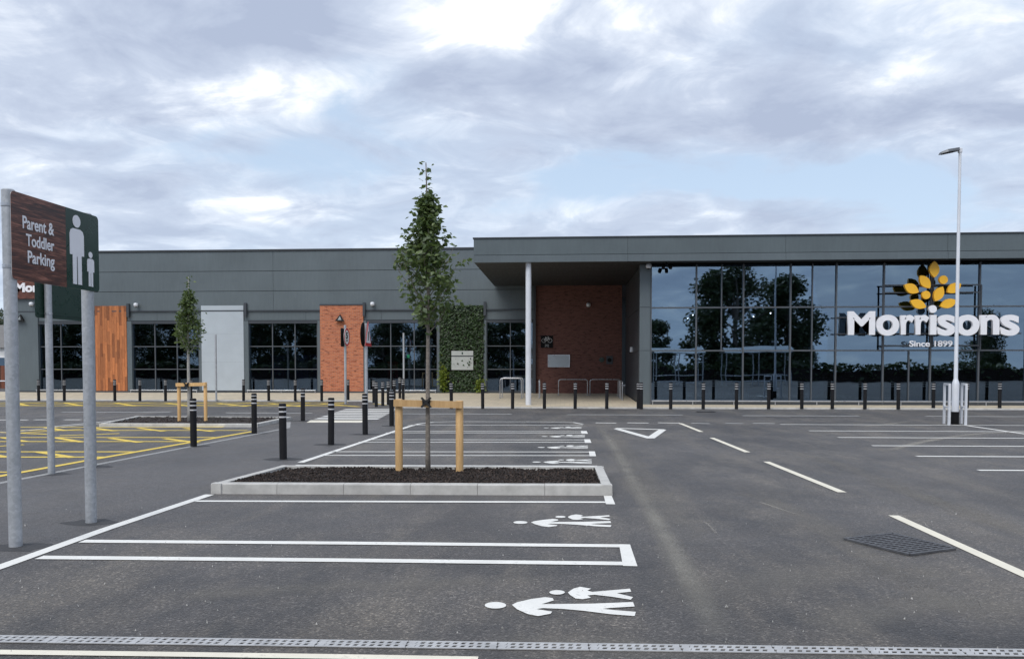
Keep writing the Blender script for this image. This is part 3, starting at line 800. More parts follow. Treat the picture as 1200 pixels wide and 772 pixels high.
for (px, w_, Y, h) in ((775, 1.2, 39, 1.9), (840, 1.6, 41, 1.3), (900, 2.2, 42, 1.5), (950, 1.0, 38, 1.1), (1000, 2, 41, 1.4), (1050, 1.2, 38, 1.8), (1080, 3, 42, 1.6), (1160, 2, 40, 1.2)):
    x = F(px, 430, Y).x; MB().box(x, x+w_, Y, Y+.8, .1, .1+h).build('display_rack', M['house_wall' if px % 100 else 'interior'], sm)

# ================================================================== SIGN OVER THE GLASS
def glyph(body, bold=.02, extrude=.06):
    cu = bpy.data.curves.new('lettering', 'FONT'); cu.body = body; cu.size = 1; cu.offset = bold; cu.extrude = extrude; cu.resolution_u = 8
    ob = bpy.data.objects.new('lettering', cu); C.objects.link(ob)
    dg = bpy.context.evaluated_depsgraph_get(); me = bpy.data.meshes.new_from_object(ob.evaluated_get(dg))
    bpy.data.objects.remove(ob); bpy.data.curves.remove(cu)
    return me
def fit_mesh(me, name, mat, parent, o, ux, uz, un, w, h, depth):
    """fit a glyph mesh into the w x h box whose lower left corner is o, right ux, up uz, outward normal un"""
    xs = [v.co.x for v in me.vertices]; ys = [v.co.y for v in me.vertices]; zs = [v.co.z for v in me.vertices]
    x0, x1, y0, y1, z0, z1 = min(xs), max(xs), min(ys), max(ys), min(zs), max(zs); off = root_loc(parent)
    for v in me.vertices:
        a, b, c = (v.co.x-x0)/(x1-x0), (v.co.y-y0)/(y1-y0), (v.co.z-z0)/max(1e-6, z1-z0)
        v.co = Vector(o) + ux*w*a + uz*h*b + un*depth*c - off
    me.materials.clear(); me.materials.append(mat)
    ob = bpy.data.objects.new(name, me); C.objects.link(ob); ob.parent = parent
    me.update()
    return ob
YS = YG - .42
sx = lambda cx: 960 + cx*.311
sz = lambda cy: 270 + cy*.311
ss = thing('shop_sign', 'white lettering reading Morrisons under amber leaves on the glass front', 'sign', F(1090, 410, YS))
UX, UZ, UN = Vector((1, 0, 0)), Vector((0, 0, 1)), Vector((0, -1, 0))
for ch, a, b, t_, bt in (('M', 104, 207, 305, 394), ('o', 210, 297, 318, 397), ('r', 302, 354, 319, 393), ('r', 357, 409, 319, 393), ('s', 440, 508, 318, 397), ('o', 509, 598, 318, 397), ('n', 601, 673, 318, 393), ('s', 677, 749, 318, 397)):
    p0, p1 = F(sx(a), sz(bt), YS), F(sx(b), sz(t_), YS)
    fit_mesh(glyph(ch, .03), 'letter', M['letter'], ss, p0, UX, UZ, UN, p1.x-p0.x, p1.z-p0.z, .14)
p0, p1 = F(sx(412), sz(393), YS), F(sx(437), sz(319), YS)
il = MB().box(p0.x, p1.x, YS-.14, YS, p0.z, p1.z).build('letter', M['letter'], ss)
def disc_pts(cx, cy, r, n=28): return [F(sx(cx + r*math.cos(2*PI*i/n)), sz(cy + r*math.sin(2*PI*i/n)), YS) for i in range(n)]
MB().prism(disc_pts(423, 297, 14.5), (0, -.14, 0)).build('letter', M['letter'], ss)
for cx_, cy_, r_ in ((463, 187, 16), (398, 244, 15.5)):
    MB().prism(disc_pts(cx_, cy_, r_), (0, -.14, 0)).build('sign_berry', M['leaf_yellow'], ss)
def leaf_pts(cx, cy, ln, wd, ang, n=12):
    ca, sa = math.cos(R(ang)), math.sin(R(ang)); pts = []
    for i in range(2*n):
        t = i/n if i <= n else (2*n-i)/n
        s_ = 1 if i <= n else -1
        u = (t-.5)*ln; v = s_*wd/2*math.sin(PI*t)**.8
        pts.append(F(sx(cx + u*ca - v*sa), sz(cy + u*sa + v*ca), YS))
    return pts
for cx_, cy_, ln, wd, an in ((429, 148, 62, 37, 90), (394, 195, 60, 36, 52), (343, 220, 60, 36, 28), (446, 240, 62, 36, 118), (503, 218, 60, 36, 148), (368, 278, 64, 34, 22), (482, 276, 64, 34, 160)):
    MB().prism(leaf_pts(cx_, cy_, ln, wd, an), (0, -.14, 0)).build('sign_leaf', M['leaf_yellow'], ss)
p0, p1 = F(sx(338), sz(438), YS+.1), F(sx(500), sz(415), YS+.1)
fit_mesh(glyph('Since 1899', .018), 'lettering', M['letter'], ss, p0, UX, UZ, UN, p1.x-p0.x, p1.z-p0.z, .06)
# carrying rails behind the letters
m = MB()
for py, a, b in ((207, 237, 605), (235, 237, 605), (288+40, 60, 605), (390, 60, 760), (434, 237, 600)):
    p0, p1 = F(sx(a), sz(py), YS+.2), F(sx(b), sz(py), YS+.2); m.box(p0.x, p1.x, YS+.16, YS+.2, p0.z-.025, p0.z+.025)
for a, t_, bt in ((237, 205, 450), (605, 205, 450), (425, 120, 440)):
    p0, p1 = F(sx(a), sz(bt), YS+.24), F(sx(a), sz(t_), YS+.24); m.box(p0.x-.03, p0.x+.03, YS+.201, YS+.25, p0.z, p1.z)
for a, py in ((237, 288), (605, 288), (237, 440), (605, 440)):
    p0 = F(sx(a), sz(py), YS+.25); m.box(p0.x-.02, p0.x+.02, YS+.25, YG, p0.z-.02, p0.z+.02)
m.build('support_frame', M['clad_dark'], ss)

# ================================================================== SMALL FITTINGS ON THE BUILDING
def wall_light(px, label):
    p = F(px, 373, YW-.04); t = thing('wall_light', label, 'wall light', p)
    m = MB(); m.add([p+Vector(v) for v in ((-.20, 0, -.14), (.20, 0, -.14), (0, 0, .2), (-.26, -.22, -.16), (.26, -.22, -.16), (0, -.06, .22))],
                    [(0, 2, 1), (3, 4, 5), (0, 1, 4, 3), (1, 2, 5, 4), (2, 0, 3, 5)])
    m.build('housing', M['sign_black'], t)
    m = MB(); m.add([p+Vector(v) for v in ((-.11, -.186, -.1), (.11, -.186, -.1), (0, -.105, .12), (-.10, -.215, -.1), (.10, -.215, -.1), (0, -.12, .12))],
                    [(0, 2, 1), (3, 4, 5), (0, 1, 4, 3), (1, 2, 5, 4), (2, 0, 3, 5)])
    m.build('lens', M['clad'], t)
wall_light(399, 'triangular grey wall light on the orange brick panel')
wall_light(25, 'triangular grey wall light on the grey corner of the building')
def camera(p, label, col='white_metal'):
    t = thing('security_camera', label, 'camera', p)
    MB().box(p.x-.05, p.x+.05, p.y-.1, p.y+.0, p.z+.02, p.z+.12).build('bracket', M[col], t)
    q = p + Vector((.02, -.2, 0))
    MB().lathe([(.03, .13), (.11, .1), (.12, .0), (.09, -.07), (.03, -.11)], 14, q).build('dome', M[col], t, smooth=True)
    MB().lathe([(.085, -.055), (.065, -.095), (.02, -.125)], 14, q).build('lens', M['sign_black'], t, smooth=True)
camera(F(39, 357, YW-.0), 'white dome camera on the wall under the wooden shop name sign')
camera(F(161, 358, YW), 'white dome camera right of the cedar panel')
camera(F(437, 357, YW), 'white dome camera right of the orange brick panel')
camera(F(689, 358, YB), 'small white dome camera high on the recessed brick wall')
camera(F(759, 310, YG-.02) + Vector((0, 0, -.1)), 'small white dome camera on the grey pier under the canopy')
# black floodlight under the soffit
p = F(781, 311, YC+.5); t = thing('floodlight', 'black twin floodlight hanging under the roof edge over the glass', 'floodlight', p)
MB().box(p.x-.03, p.x+.03, p.y-.03, p.y+.03, p.z, ZSOF+.03).build('bracket', M['sign_black'], t)
for d in (-.12, .12): MB().bar(p+Vector((d, -.05, -.02)), p+Vector((d*1.3, -.2, -.14)), .13, .13).build('lamp_head', M['sign_black'], t, bevel=.02)
# call box on the return wall
p = F(741, 409.5, 38.5); p = Vector((XP0+.058, 38.5, p.z))
t = thing('junction_box', 'small white box on the dark return wall by the brick recess', 'box', p)
MB().box(p.x-.12, p.x, p.y-.12, p.y+.12, p.z-.12, p.z+.12).build('casing', M['white_metal'], t, bevel=.02); MB().box(p.x-.13, p.x-.121, p.y-.06, p.y+.06, p.z-.2, p.z-.125).build('grille', M['sign_black'], t)
# cycle parking sign
a, b = F(633.8, 407.5, YB), F(648, 393.2, YB)
t = thing('cycle_sign', 'black square sign with white bicycle on the recessed brick wall', 'sign', a)
MB().box(a.x, b.x, YB-.04, YB, a.z, b.z).build('panel', M['sign_black'], t)
w_, h_ = b.x-a.x, b.z-a.z; Q = lambda u, v: Vector((a.x+u*w_, YB-.045, a.z+v*h_))
m = MB()
for u in (.25, .75):
    m.tube([Q(u + .17*math.cos(2*PI*i/20), .60 + .17*math.sin(2*PI*i/20)) for i in range(21)], .009, 5)
for e in (((.25, .6), (.42, .82)), ((.42, .82), (.66, .80)), ((.42, .82), (.5, .6)), ((.5, .6), (.25, .6)), ((.5, .6), (.66, .8)), ((.75, .6), (.64, .9)), ((.64, .9), (.55, .92)), ((.36, .87), (.46, .87)), ((.42, .82), (.40, .87))):
    m.tube([Q(*e[0]), Q(*e[1])], .009, 5)
m.build('bicycle_symbol', M['sign_white'], t)
for i, s_ in enumerate(('Cycle', 'parking')):
    fit_mesh(glyph(s_, .01), 'lettering', M['sign_white'], t, Q(.34, .2-.12*i), UX, UZ, UN, .32*w_, .09*h_, .004)
a, b = F(642.8, 429.3, YB), F(667, 416.3, YB)
t = thing('notice_board', 'blank white notice board on the recessed brick wall', 'notice board', a)
MB().box(a.x, b.x, YB-.05, YB, a.z, b.z).build('panel', M['silver_panel'], t)
m = MB(); f_ = .035
m.box(a.x-f_, b.x+f_, YB-.07, YB-.001, b.z, b.z+f_); m.box(a.x-f_, b.x+f_, YB-.07, YB-.001, a.z-f_, a.z); m.box(a.x-f_, a.x, YB-.068, YB-.001, a.z, b.z); m.box(b.x, b.x+f_, YB-.068, YB-.001, a.z, b.z)
m.build('frame', M['steel'], t)
a = F(705, 421.5, YB)
t = thing('alarm_bell', 'round dark green fitting on the recessed brick wall', 'wall fitting', a)
MB().tube([a, a+Vector((0, -.08, 0))], .13, 18).build('cover', M['sign_green'], t); MB().tube([a+Vector((0, -.081, 0)), a+Vector((0, -.1, 0))], .05, 12).build('boss', M['sign_green'], t)
a, b = F(710.5, 426.5, YB), F(718, 417, YB)
t = thing('wall_plaque', 'square dark plaque beside the round fitting on brick wall', 'plaque', a)
MB().box(a.x, b.x, YB-.04, YB, a.z, b.z).build('panel', M['clad_dark'], t); MB().tube([(Vector((a.x+b.x, 2*YB-.08, a.z+b.z))/2), (Vector((a.x+b.x, 2*YB-.12, a.z+b.z))/2)], .11, 16).build('boss', M['sign_black'], t)
# notice on the green wall
a, b = F(529.2, 433.3, YW-.1), F(554.6, 411, YW-.1)
t = thing('wall_notice', 'pale two-part notice with leaf sprigs set in the green wall', 'notice', a)
zm = a.z + (b.z-a.z)*.72
for za, zb in ((a.z, zm-.03), (zm+.03, b.z)): MB().box(a.x, b.x, YW-.14, YW-.1, za, zb).build('panel', M['notice'], t)
m = MB()
for i in range(40):
    u = rnd.uniform(.05, .95)
    if .3 < u < .5: continue
    leafcard(m, Vector((a.x+(b.x-a.x)*u, YW-.145, a.z + (zm-a.z)*rnd.uniform(.25, .8))), .12, rnd, Vector((0, -1, 0)))
m.build('printed_sprig', M['leaf_wall'], t, recalc=False)['kind'] = 'stuff'
MB().box(a.x+.55, a.x+.62, YW-.146, YW-.141, zm+.1, b.z-.07).build('emblem', M['sign_green'], t)
MB().box(a.x, b.x, YW-.1, YW+.001, a.z+.02, b.z-.02).build('backing', M['clad_dark'], t)
# wooden shop name sign on the building corner
a, b = F(14.5, 350.2, YW-.12), F(88, 322, YW-.12)
t = thing('name_board', 'dark wooden board with white lettering high on the building corner', 'sign', a)
MB().box(a.x, F(46.5, 350, YW-.12).x, YW-.16, YW-.001, a.z, b.z).build('board', M['sign_wood'], t)
p0 = F(18.3, 342.6, YW-.16); p1 = F(45.8, 331.4, YW-.16)
fit_mesh(glyph('Mor', .045), 'lettering', M['letter'], t, p0, UX, UZ, UN, p1.x-p0.x, p1.z-p0.z, .05)

# ================================================================== STREET FURNITURE
# bollards
def make_bollard(label, group):
    t = thing('bollard', label, 'bollard', (0, 0, 0), group)
    r = .066
    MB().lathe([(r, -.03), (r, .74), (r-.004, .745), (r-.004, .775), (r, .78), (r, .835), (r-.004, .84), (r-.004, .87), (r, .875), (r, .922), (r-.004, .926), (r-.004, .95), (r, .955), (r, .985), (r-.012, 1.0)], 20).build('post', M['bollard'], t, smooth='auto')
    for a, b in ((.747, .773), (.842, .868), (.928, .948)):
        MB().lathe([(r-.0035, a), (r+.001, a+.001), (r+.001, b-.001), (r-.0035, b)], 20).build('reflective_band', M['band'], t, smooth='auto')
    return t
BL = 'black bollard with white bands '
ORD = ('first', 'second', 'third', 'fourth', 'fifth', 'sixth', 'seventh', 'eighth', 'ninth', 'tenth', 'eleventh', 'twelfth', 'thirteenth')
groups = [
 ('walkway bollards', 0, [(227, 523, 'standing on the yellow edge line before the far planter'), (298, 508, 'at the end of the far planter beside the yellow edge line'),
   (332, 538, 'closest to the back corner of the long planter'), (388, 521, 'second along the white bay line past the long planter'), (428, 509, 'third along the white bay line, hiding the foot of the triangular sign'),
   (459, 499, 'at the right-hand start of the zebra crossing'), (355, 493, 'at the left-hand start of the zebra crossing')]),
 ('bollards before the left shopfront', 1, [(45.4, 468, 'before the window by the building corner'), (75.4, 468, 'before the window by the building corner'), (134.6, 468, 'before the cedar panel')] +
   [(x, 468, 'before the window between cedar panel and silver panel') for x in (164, 194, 224)] + [(285.5, 468, 'before the edge of the silver panel')] +
   [(x, 468, 'before the window between silver panel and brick panel') for x in (315, 346)] + [(x, 468, 'before the orange brick panel') for x in (377, 408)]),
 ('bollards clustered at the crossing', 1, [(x, y, 'in the cluster where the crossing meets the pavement') for x, y in ((438, 470.5), (441, 475.2), (448.5, 474), (455, 473), (462, 471.5), (468.6, 468), (472.5, 470.5))]),
 ('bollards before the entrance canopy', 1, [(529, 477.3, 'before the middle of the green wall'), (565.7, 477.3, 'before the edge of the green wall'), (600.7, 477.3, 'before the window left of the white column'), (638, 477.3, 'just right of the white column'),
   (674, 477.3, 'second from the white column before the brick recess'), (711, 477.3, 'third from the white column before the brick recess'), (748, 477.3, 'before the left edge of the grey pier')]),
 ('bollards before the glass front', 1, [(x, 477.8, ORD[i] + ' in the row along the glass front counting from the pier') for i, x in enumerate((751.5, 786, 824, 863, 900.7, 939.6, 975.3, 1013.5, 1052.6, 1093.7, 1133, 1171.4, 1210))])]
b0 = None
for grp, onp, pts in groups:
    for px, py, lab in pts:
        label = 'black banded bollard ' + lab
        p = G(px, py, .07 if onp else 0)
        if onp:
            if py < 470 and px < 420: p = G(px, py, .09)
            p.z = zp(p.x, p.y) + .003
        if b0 is None: b0 = make_bollard(label, grp); b = b0
        else: b = dup(b0, None, label=label, group=grp)
        b.location = p; b.rotation_euler = (R(rnd.uniform(-.5, .5)), R(rnd.uniform(-.6, .6)), rnd.uniform(0, 6))

# parking signs on paired posts
def pole(m, a, h, r=.045, n=18): m.lathe([(r, -.05), (r, h-.01), (r-.01, h)], n, a)
def people_shape(cx, base, h, o, ux, uz, un):
    """standing figure, thin raised shapes on the sign face"""
    m = MB(); P = lambda u, v: o + ux*(cx+u*h*1.22) + uz*(base+v*h)
    m.prism([P(.075*math.cos(2*PI*i/18), .91 + .09*math.sin(2*PI*i/18)) for i in range(18)], un*.004)
    m.prism([P(*q) for q in ((-.07, .80), (.07, .80), (.115, .775), (.135, .72), (.135, .42), (.09, .42), (.085, .46), (.085, 0), (.012, 0), (.008, .40), (-.008, .40), (-.012, 0), (-.085, 0), (-.085, .46), (-.09, .42), (-.135, .42), (-.135, .72), (-.115, .775))], un*.004)
    return m
pA, pB = G(18.5, 640), G(107, 612)
d = (pB - pA); d.z = 0; spn = d.length; d.normalize(); nrm = Vector((d.y, -d.x, 0))    # faces the bays
ps = thing('parking_sign', 'parent and toddler parking sign of dark wood and green on galvanised posts', 'sign', pA)
for p in (pA, pB):
    m = MB(); pole(m, p, 3.26, .056); m.build('post', M['galv'], ps, smooth='auto')
zb, ztp = F(10, 329.5, pA.y).z, F(10, 228.5, pA.y).z
zb, ztp = 2.445, 3.24
o = pA - d*.06 + nrm*.06; o.z = zb; Ws, Hs = spn + .17, ztp - zb
UPs = Vector((0, 0, 1))
def rrect(o, u, v, x0, x1, y0, y1, rad, corners, n=6):
    pts = []
    for (cx_, cy_, a0, on) in ((x0+rad, y0+rad, 180, corners[0]), (x1-rad, y0+rad, 270, corners[1]), (x1-rad, y1-rad, 0, corners[2]), (x0+rad, y1-rad, 90, corners[3])):
        if on:
            for i in range(n+1): a = R(a0 + 90*i/n); pts.append(o + u*(cx_+rad*math.cos(a)) + v*(cy_+rad*math.sin(a)))
        else:
            sx_ = {180: x0, 270: x1, 0: x1, 90: x0}[a0]; sy_ = {180: y0, 270: y0, 0: y1, 90: y1}[a0]; pts.append(o + u*sx_ + v*sy_)
    return pts
MB().prism(rrect(o, d, UPs, 0, Ws, 0, Hs, .045, (1, 1, 1, 1)), nrm*.004).build('panel_back', M['galv'], ps)
split = .585*Ws
MB().prism(rrect(o + nrm*.0045, d, UPs, 0, split, 0, Hs, .045, (1, 0, 0, 1)), nrm*.004).build('wood_panel', M['sign_wood'], ps)
MB().prism(rrect(o + nrm*.0045, d, UPs, split+.001, Ws, 0, Hs, .045, (0, 1, 1, 0)), nrm*.004).build('green_panel', M['sign_green'], ps)
fo_ = o + nrm*.009
people_shape(split + .205*Ws*.63, .045, .70, fo_, d, UPs, nrm).build('adult_symbol', M['letter'], ps)
people_shape(split + .300*Ws, .045, .36, fo_, d, UPs, nrm).build('child_symbol', M['letter'], ps)
for i, (s_, w0) in enumerate((('Parent &', .36), ('Toddler', .325), ('Parking', .31))):
    me = glyph(s_, .016, .01)
    hgt = {0: .118, 1: .112, 2: .15}[i]; low = {0: .478, 1: .325, 2: .135}[i]
    fit_mesh(me, 'lettering', M['letter'], ps, fo_ + d*(split*.76 - w0*Ws*.93) + UPs*low, d, UPs, nrm, w0*Ws*.93, hgt, .003)
for p in (pA, pB):
    for z in (zb + .12, ztp - .12):
        MB().lathe([(.062, z-.015), (.062, z+.015)], 16, (p.x, p.y, 0)).build('clamp', M['steel'], ps)
# second sign seen from behind
pC, pD = G(60.5, 555), G(109.5, 546.5)
d2 = (pD - pC); d2.z = 0; sp2 = d2.length; d2.normalize(); n2 = Vector((-d2.y, d2.x, 0))
ps2 = thing('parking_sign', 'dark green back of a parking sign on galvanised posts beside the yellow bays', 'sign', pC)
for p in (pC, pD):
    m = MB(); pole(m, p, 3.2, .052); m.build('post', M['galv'], ps2, smooth='auto')
o = pC - d2*.2 + n2*.056; o.z = 2.40
MB().prism(rrect(o, d2, UPs, 0, sp2+.26, 0, .8, .045, (1, 1, 1, 1)), n2*.006).build('panel', M['sign_green'], ps2)
for z in (2.47, 3.1):
    MB().bar(pC - d2*.15 + n2*.05 + UPs*z, pD + d2*.04 + n2*.05 + UPs*z, .012, .03).build('rail', M['sign_green'], ps2)
    for p in (pC, pD): MB().lathe([(.058, z-.015), (.058, z+.015)], 16, (p.x, p.y, 0)).build('clamp', M['steel'], ps2)

# speed sign and the turned triangular sign near the crossing
def disc(m, c, n, r, th, k=28):
    n = Vector(n).normalized(); u = n.cross(Vector((0, 0, 1))).normalized(); w = u.cross(n)
    m.prism([c + (u*math.cos(2*PI*i/k) + w*math.sin(2*PI*i/k))*r for i in range(k)], n*th); return u
def ring(m, c, n, r0, r1, th, k=28):
    n = Vector(n).normalized(); u = n.cross(Vector((0, 0, 1))).normalized(); w = u.cross(n)
    vs = []; 
    for rr in (r0, r1):
        for dz in (0, th): vs += [c + (u*math.cos(2*PI*i/k) + w*math.sin(2*PI*i/k))*rr + n*dz for i in range(k)]
    fs = []
    for i in range(k):
        j = (i+1) % k; fs += [(i, j, k+j, k+i), (2*k+i, 2*k+j, 3*k+j, 3*k+i), (k+i, k+j, 3*k+j, 3*k+i), (i, j, 2*k+j, 2*k+i)]
    m.add(vs, fs)
pS = G(405, 473); hS = F(405, 381, pS.y).z
t = thing('speed_sign', 'round white and red speed limit sign on thin grey post by the brick panel', 'sign', pS)
m = MB(); pole(m, pS, hS, .055); m.build('post', M['galv'], t, smooth='auto')
v = (Vector((0, 0, 0)) - pS); v.z = 0; v.normalize()
nS = (Matrix.Rotation(R(72), 3, 'Z') @ v)           # turned well away from the camera, towards the road on the right
c = pS + nS*.07; c.z = F(407, 395, pS.y).z
m = MB(); uS = disc(m, c, nS, .40, .01); m.build('plate', M['sign_white'], t)
m = MB(); ring(m, c + nS*.011, nS, .32, .40, .004); m.build('red_ring', M['sign_red'], t)
upS = Vector((0, 0, 1)); rt = upS.cross(nS).normalized()
fit_mesh(glyph('5', .04, .01), 'lettering', M['sign_black'], t, c + nS*.012 - rt*.13 - upS*.08, rt, upS, nS, .26, .3, .004)
fit_mesh(glyph('mph', .03, .01), 'lettering', M['sign_black'], t, c + nS*.012 - rt*.12 - upS*.2, rt, upS, nS, .24, .09, .004)
c2 = pS - nS*.07; c2.z = c.z - .01
rp = MB().box(-.4, .4, -.006, .006, -.42, .40).build('rear_plate', M['sign_black'], t)
rp.data.transform(Matrix.Translation(c2 - pS) @ Matrix.Rotation(math.atan2(rt.y, rt.x), 4, 'Z') @ Matrix.Translation(pS))
pT = G(429.5, 486); hT = F(429, 379, pT.y).z
t = thing('warning_sign', 'red and white triangular sign turned nearly edge on beside the zebra crossing', 'sign', pT)
m = MB(); pole(m, pT, hT, .055); m.build('post', M['galv'], t, smooth='auto')
v = -pT.copy(); v.z = 0; v.normalize(); nT = Matrix.Rotation(R(77), 3, 'Z') @ v; rt = upS.cross(nT).normalized()
c = pT + nT*.07; c.z = F(430, 392, pT.y).z
tri = lambda s_, dn=0: [c + nT*dn + rt*s_*x + upS*s_*y for x, y in ((-.48, -.40), (.48, -.40), (0, .45))]
MB().prism(tri(1), nT*.01).build('plate', M['sign_red'], t); MB().prism(tri(.72, .011), nT*.004).build('face', M['sign_white'], t)
MB().prism([c + nT*.016 + rt*x + upS*y for x, y in ((-.04, -.2), (.04, -.2), (.05, .1), (-.05, .1))], nT*.003).build('symbol', M['sign_black'], t)
c2 = pT - nT*.09; c2.z = c.z
m = MB(); disc(m, c2, -nT, .42, .012); m.build('rear_disc', M['sign_black'], t)
# plain posts
for px, pyt, pyb, lab in ((253.5, 393, 467.5, 'bare slim grey post on the pavement before the silver panel'), (473.3, 391, 467, 'bare slim grey post on the pavement among the clustered bollards')):
    p = G(px, pyb, .1); p.z = zp(p.x, p.y); t = thing('slim_post', lab, 'post', p)
    h = F(px, pyt, p.y).z - p.z
    MB().lathe([(.045, -.03), (.045, h)], 14, p).build('shaft', M['galv'], t, smooth='auto'); MB().lathe([(.05, h), (.05, h+.03), (.02, h+.04)], 14, p).build('cap', M['galv'], t)

# lamp post with guard hoops
pl = G(1119, 496.8); Hl = F(1126, 178, pl.y).z
lp = thing('lamp_post', 'tall white lamp post with black base in front of the glass sign', 'street lamp', pl)
MB().lathe([(.105, 0), (.105, .36)], 20, pl).build('base', M['sign_black'], lp, smooth='auto')
MB().lathe([(.10, .361), (.10, 1.16), (.085, 1.22), (.06, 1.30), (.055, 1.32), (.038, Hl)], 20, pl).build('shaft', M['white_metal'], lp, smooth='auto')
tp_ = pl + Vector((0, 0, Hl))
MB().box(pl.x-.05, pl.x+.05, pl.y-.05, pl.y+.05, Hl-.03, Hl+.1).build('collar', M['white_metal'], lp, bevel=.015)
m = MB(); a = tp_ + Vector((-.05, -.02, .02))
m.add([a+Vector(v) for v in ((0, -.08, 0), (0, .08, 0), (-.34, .15, -.05), (-.52, .10, -.09), (-.52, -.10, -.09), (-.34, -.15, -.05), (0, -.06, .09), (0, .06, .09), (-.34, .11, .03), (-.50, .07, -.03), (-.50, -.07, -.03), (-.34, -.11, .03))],
      [(5, 4, 3, 2, 1, 0), (6, 7, 8, 9, 10, 11), (0, 1, 7, 6), (1, 2, 8, 7), (2, 3, 9, 8), (3, 4, 10, 9), (4, 5, 11, 10), (5, 0, 6, 11)])
m.build('lamp_head', M['alu_grey'], lp)
m = MB(); m.add([a+Vector(v) for v in ((-.12, -.09, -.026), (-.12, .09, -.026), (-.46, .10, -.09), (-.46, -.10, -.09))], [(0, 1, 2, 3)]); m.build('lens', M['sign_black'], lp)
def hoop(name, label, cat, pts, r, grp=None, mat='galv', base=None):
    base = base or pts[0]
    t = thing(name, label, cat, base, grp)
    return t
def rounded_u(a, b, h, rad=.1, n=6):
    a, b = Vector(a), Vector(b); u = (b-a).normalized(); z = Vector((0, 0, 1)); pts = [a - z*.02, a + z*(h-rad)]
    for i in range(1, n+1):
        an = PI/2*i/n; pts.append(a + u*rad*(1-math.cos(an)) + z*(h-rad+rad*math.sin(an)))
    for i in range(n+1):
        an = PI/2*i/n; pts.append(b - u*rad*(1-math.sin(an)) + z*(h-rad+rad*math.cos(an)))
    pts.append(b - z*.02); return pts
for side, (pa, pb), lab in ((-1, (1106.2, 1112), 'white guard hoop left of the lamp post base'), (1, (1126.5, 1131.5), 'white guard hoop right of the lamp post base')):
    a, b = G(pa, 496.3), G(pb, 498.3)
    t = thing('guard_hoop', lab, 'guard rail', a)
    MB().bar(a - Vector((0, 0, .01)), a + Vector((0, 0, 1.13)), .055, .055).build('upright', M['white_metal'], t)
    MB().bar(b - Vector((0, 0, .01)), b + Vector((0, 0, 1.13)), .055, .055).build('upright', M['white_metal'], t)
    q = (b-a).normalized()*.028
    MB().bar(a - q + Vector((0, 0, 1.158)), b + q + Vector((0, 0, 1.158)), .056, .055).build('top_rail', M['white_metal'], t)
    MB().bar(a + q + Vector((0, 0, .5)), b - q + Vector((0, 0, .5)), .04, .05).build('middle_rail', M['white_metal'], t)

# cycle stands
def stand(a, b, h, label, grp, r=.024):
    t = thing('cycle_stand', label, 'cycle stand', a, grp)
    MB().tube(rounded_u(a, b, h, .12), r, 10).build('hoop', M['steel'], t, smooth='auto')
    for p in (a, b): MB().lathe([(.07, .001), (.07, .012), (.03, .02)], 14, p).build('foot_plate', M['steel'], t)
def onp(x, y): return Vector((x, y, zp(x, y)))
ys = 41.0
for x0, x1 in ((654.6, 688.5), (691.5, 727)):
    stand(onp(F(x0, 440, ys).x, ys), onp(F(x1, 440, ys).x, ys), .80, 'steel cycle stand set parallel to the recessed brick wall', 'cycle stands along the brick wall')
xs_ = XP0 - .5
for y0, y1 in ((37.2, 38.3), (39.0, 40.1)):
    stand(onp(xs_, y0), onp(xs_, y1), .85, 'steel cycle stand beside the dark return wall', 'cycle stands by the return wall')
xs_ = F(633, 440, 40).x
stand(onp(xs_, 38.6), onp(xs_, 39.7), .85, 'steel cycle stand just behind the canopy column', None)
for yy_, (x0, x1) in ((38.2, (586, 611)), (39.0, (588.5, 613))):
    stand(onp(F(x0, 440, yy_).x, yy_), onp(F(x1, 440, yy_).x, yy_), .95, 'steel cycle stand before the window beside the green wall', 'cycle stands before the window')
# low trolley rails along the windows
def low_rail(x0, x1, y, h, label, step=1.65):
    t = thing('trolley_rail', label, 'rail', onp(x0, y))
    a, b = onp(x0, y) + Vector((0, 0, h)), onp(x1, y) + Vector((0, 0, h))
    MB().tube([a, b], .024, 10).build('rail', M['steel'], t, smooth='auto')
    n = max(1, round((x1-x0)/step))
    for i in range(n+1):
        x = x0 + (x1-x0)*i/n; x = min(max(x, x0+.03), x1-.03); p = onp(x, y)
        MB().lathe([(.018, -.02), (.018, h-.02)], 8, p).build('upright', M['steel'], t)
low_rail(F(764, 470, 33.9).x, 22, 33.9, .17, 'low steel trolley rail along the foot of the tall glass front')
for (a, b), lab in (((46.5, 112), 'cedar panel and the building corner'), ((156, 234), 'cedar panel and the silver panel'), ((292, 372), 'silver panel and the brick panel'), ((430, 512), 'brick panel and the green wall')):
    low_rail(X(a), X(b), YW-.35, .14, 'low steel rail under the window between the ' + lab)

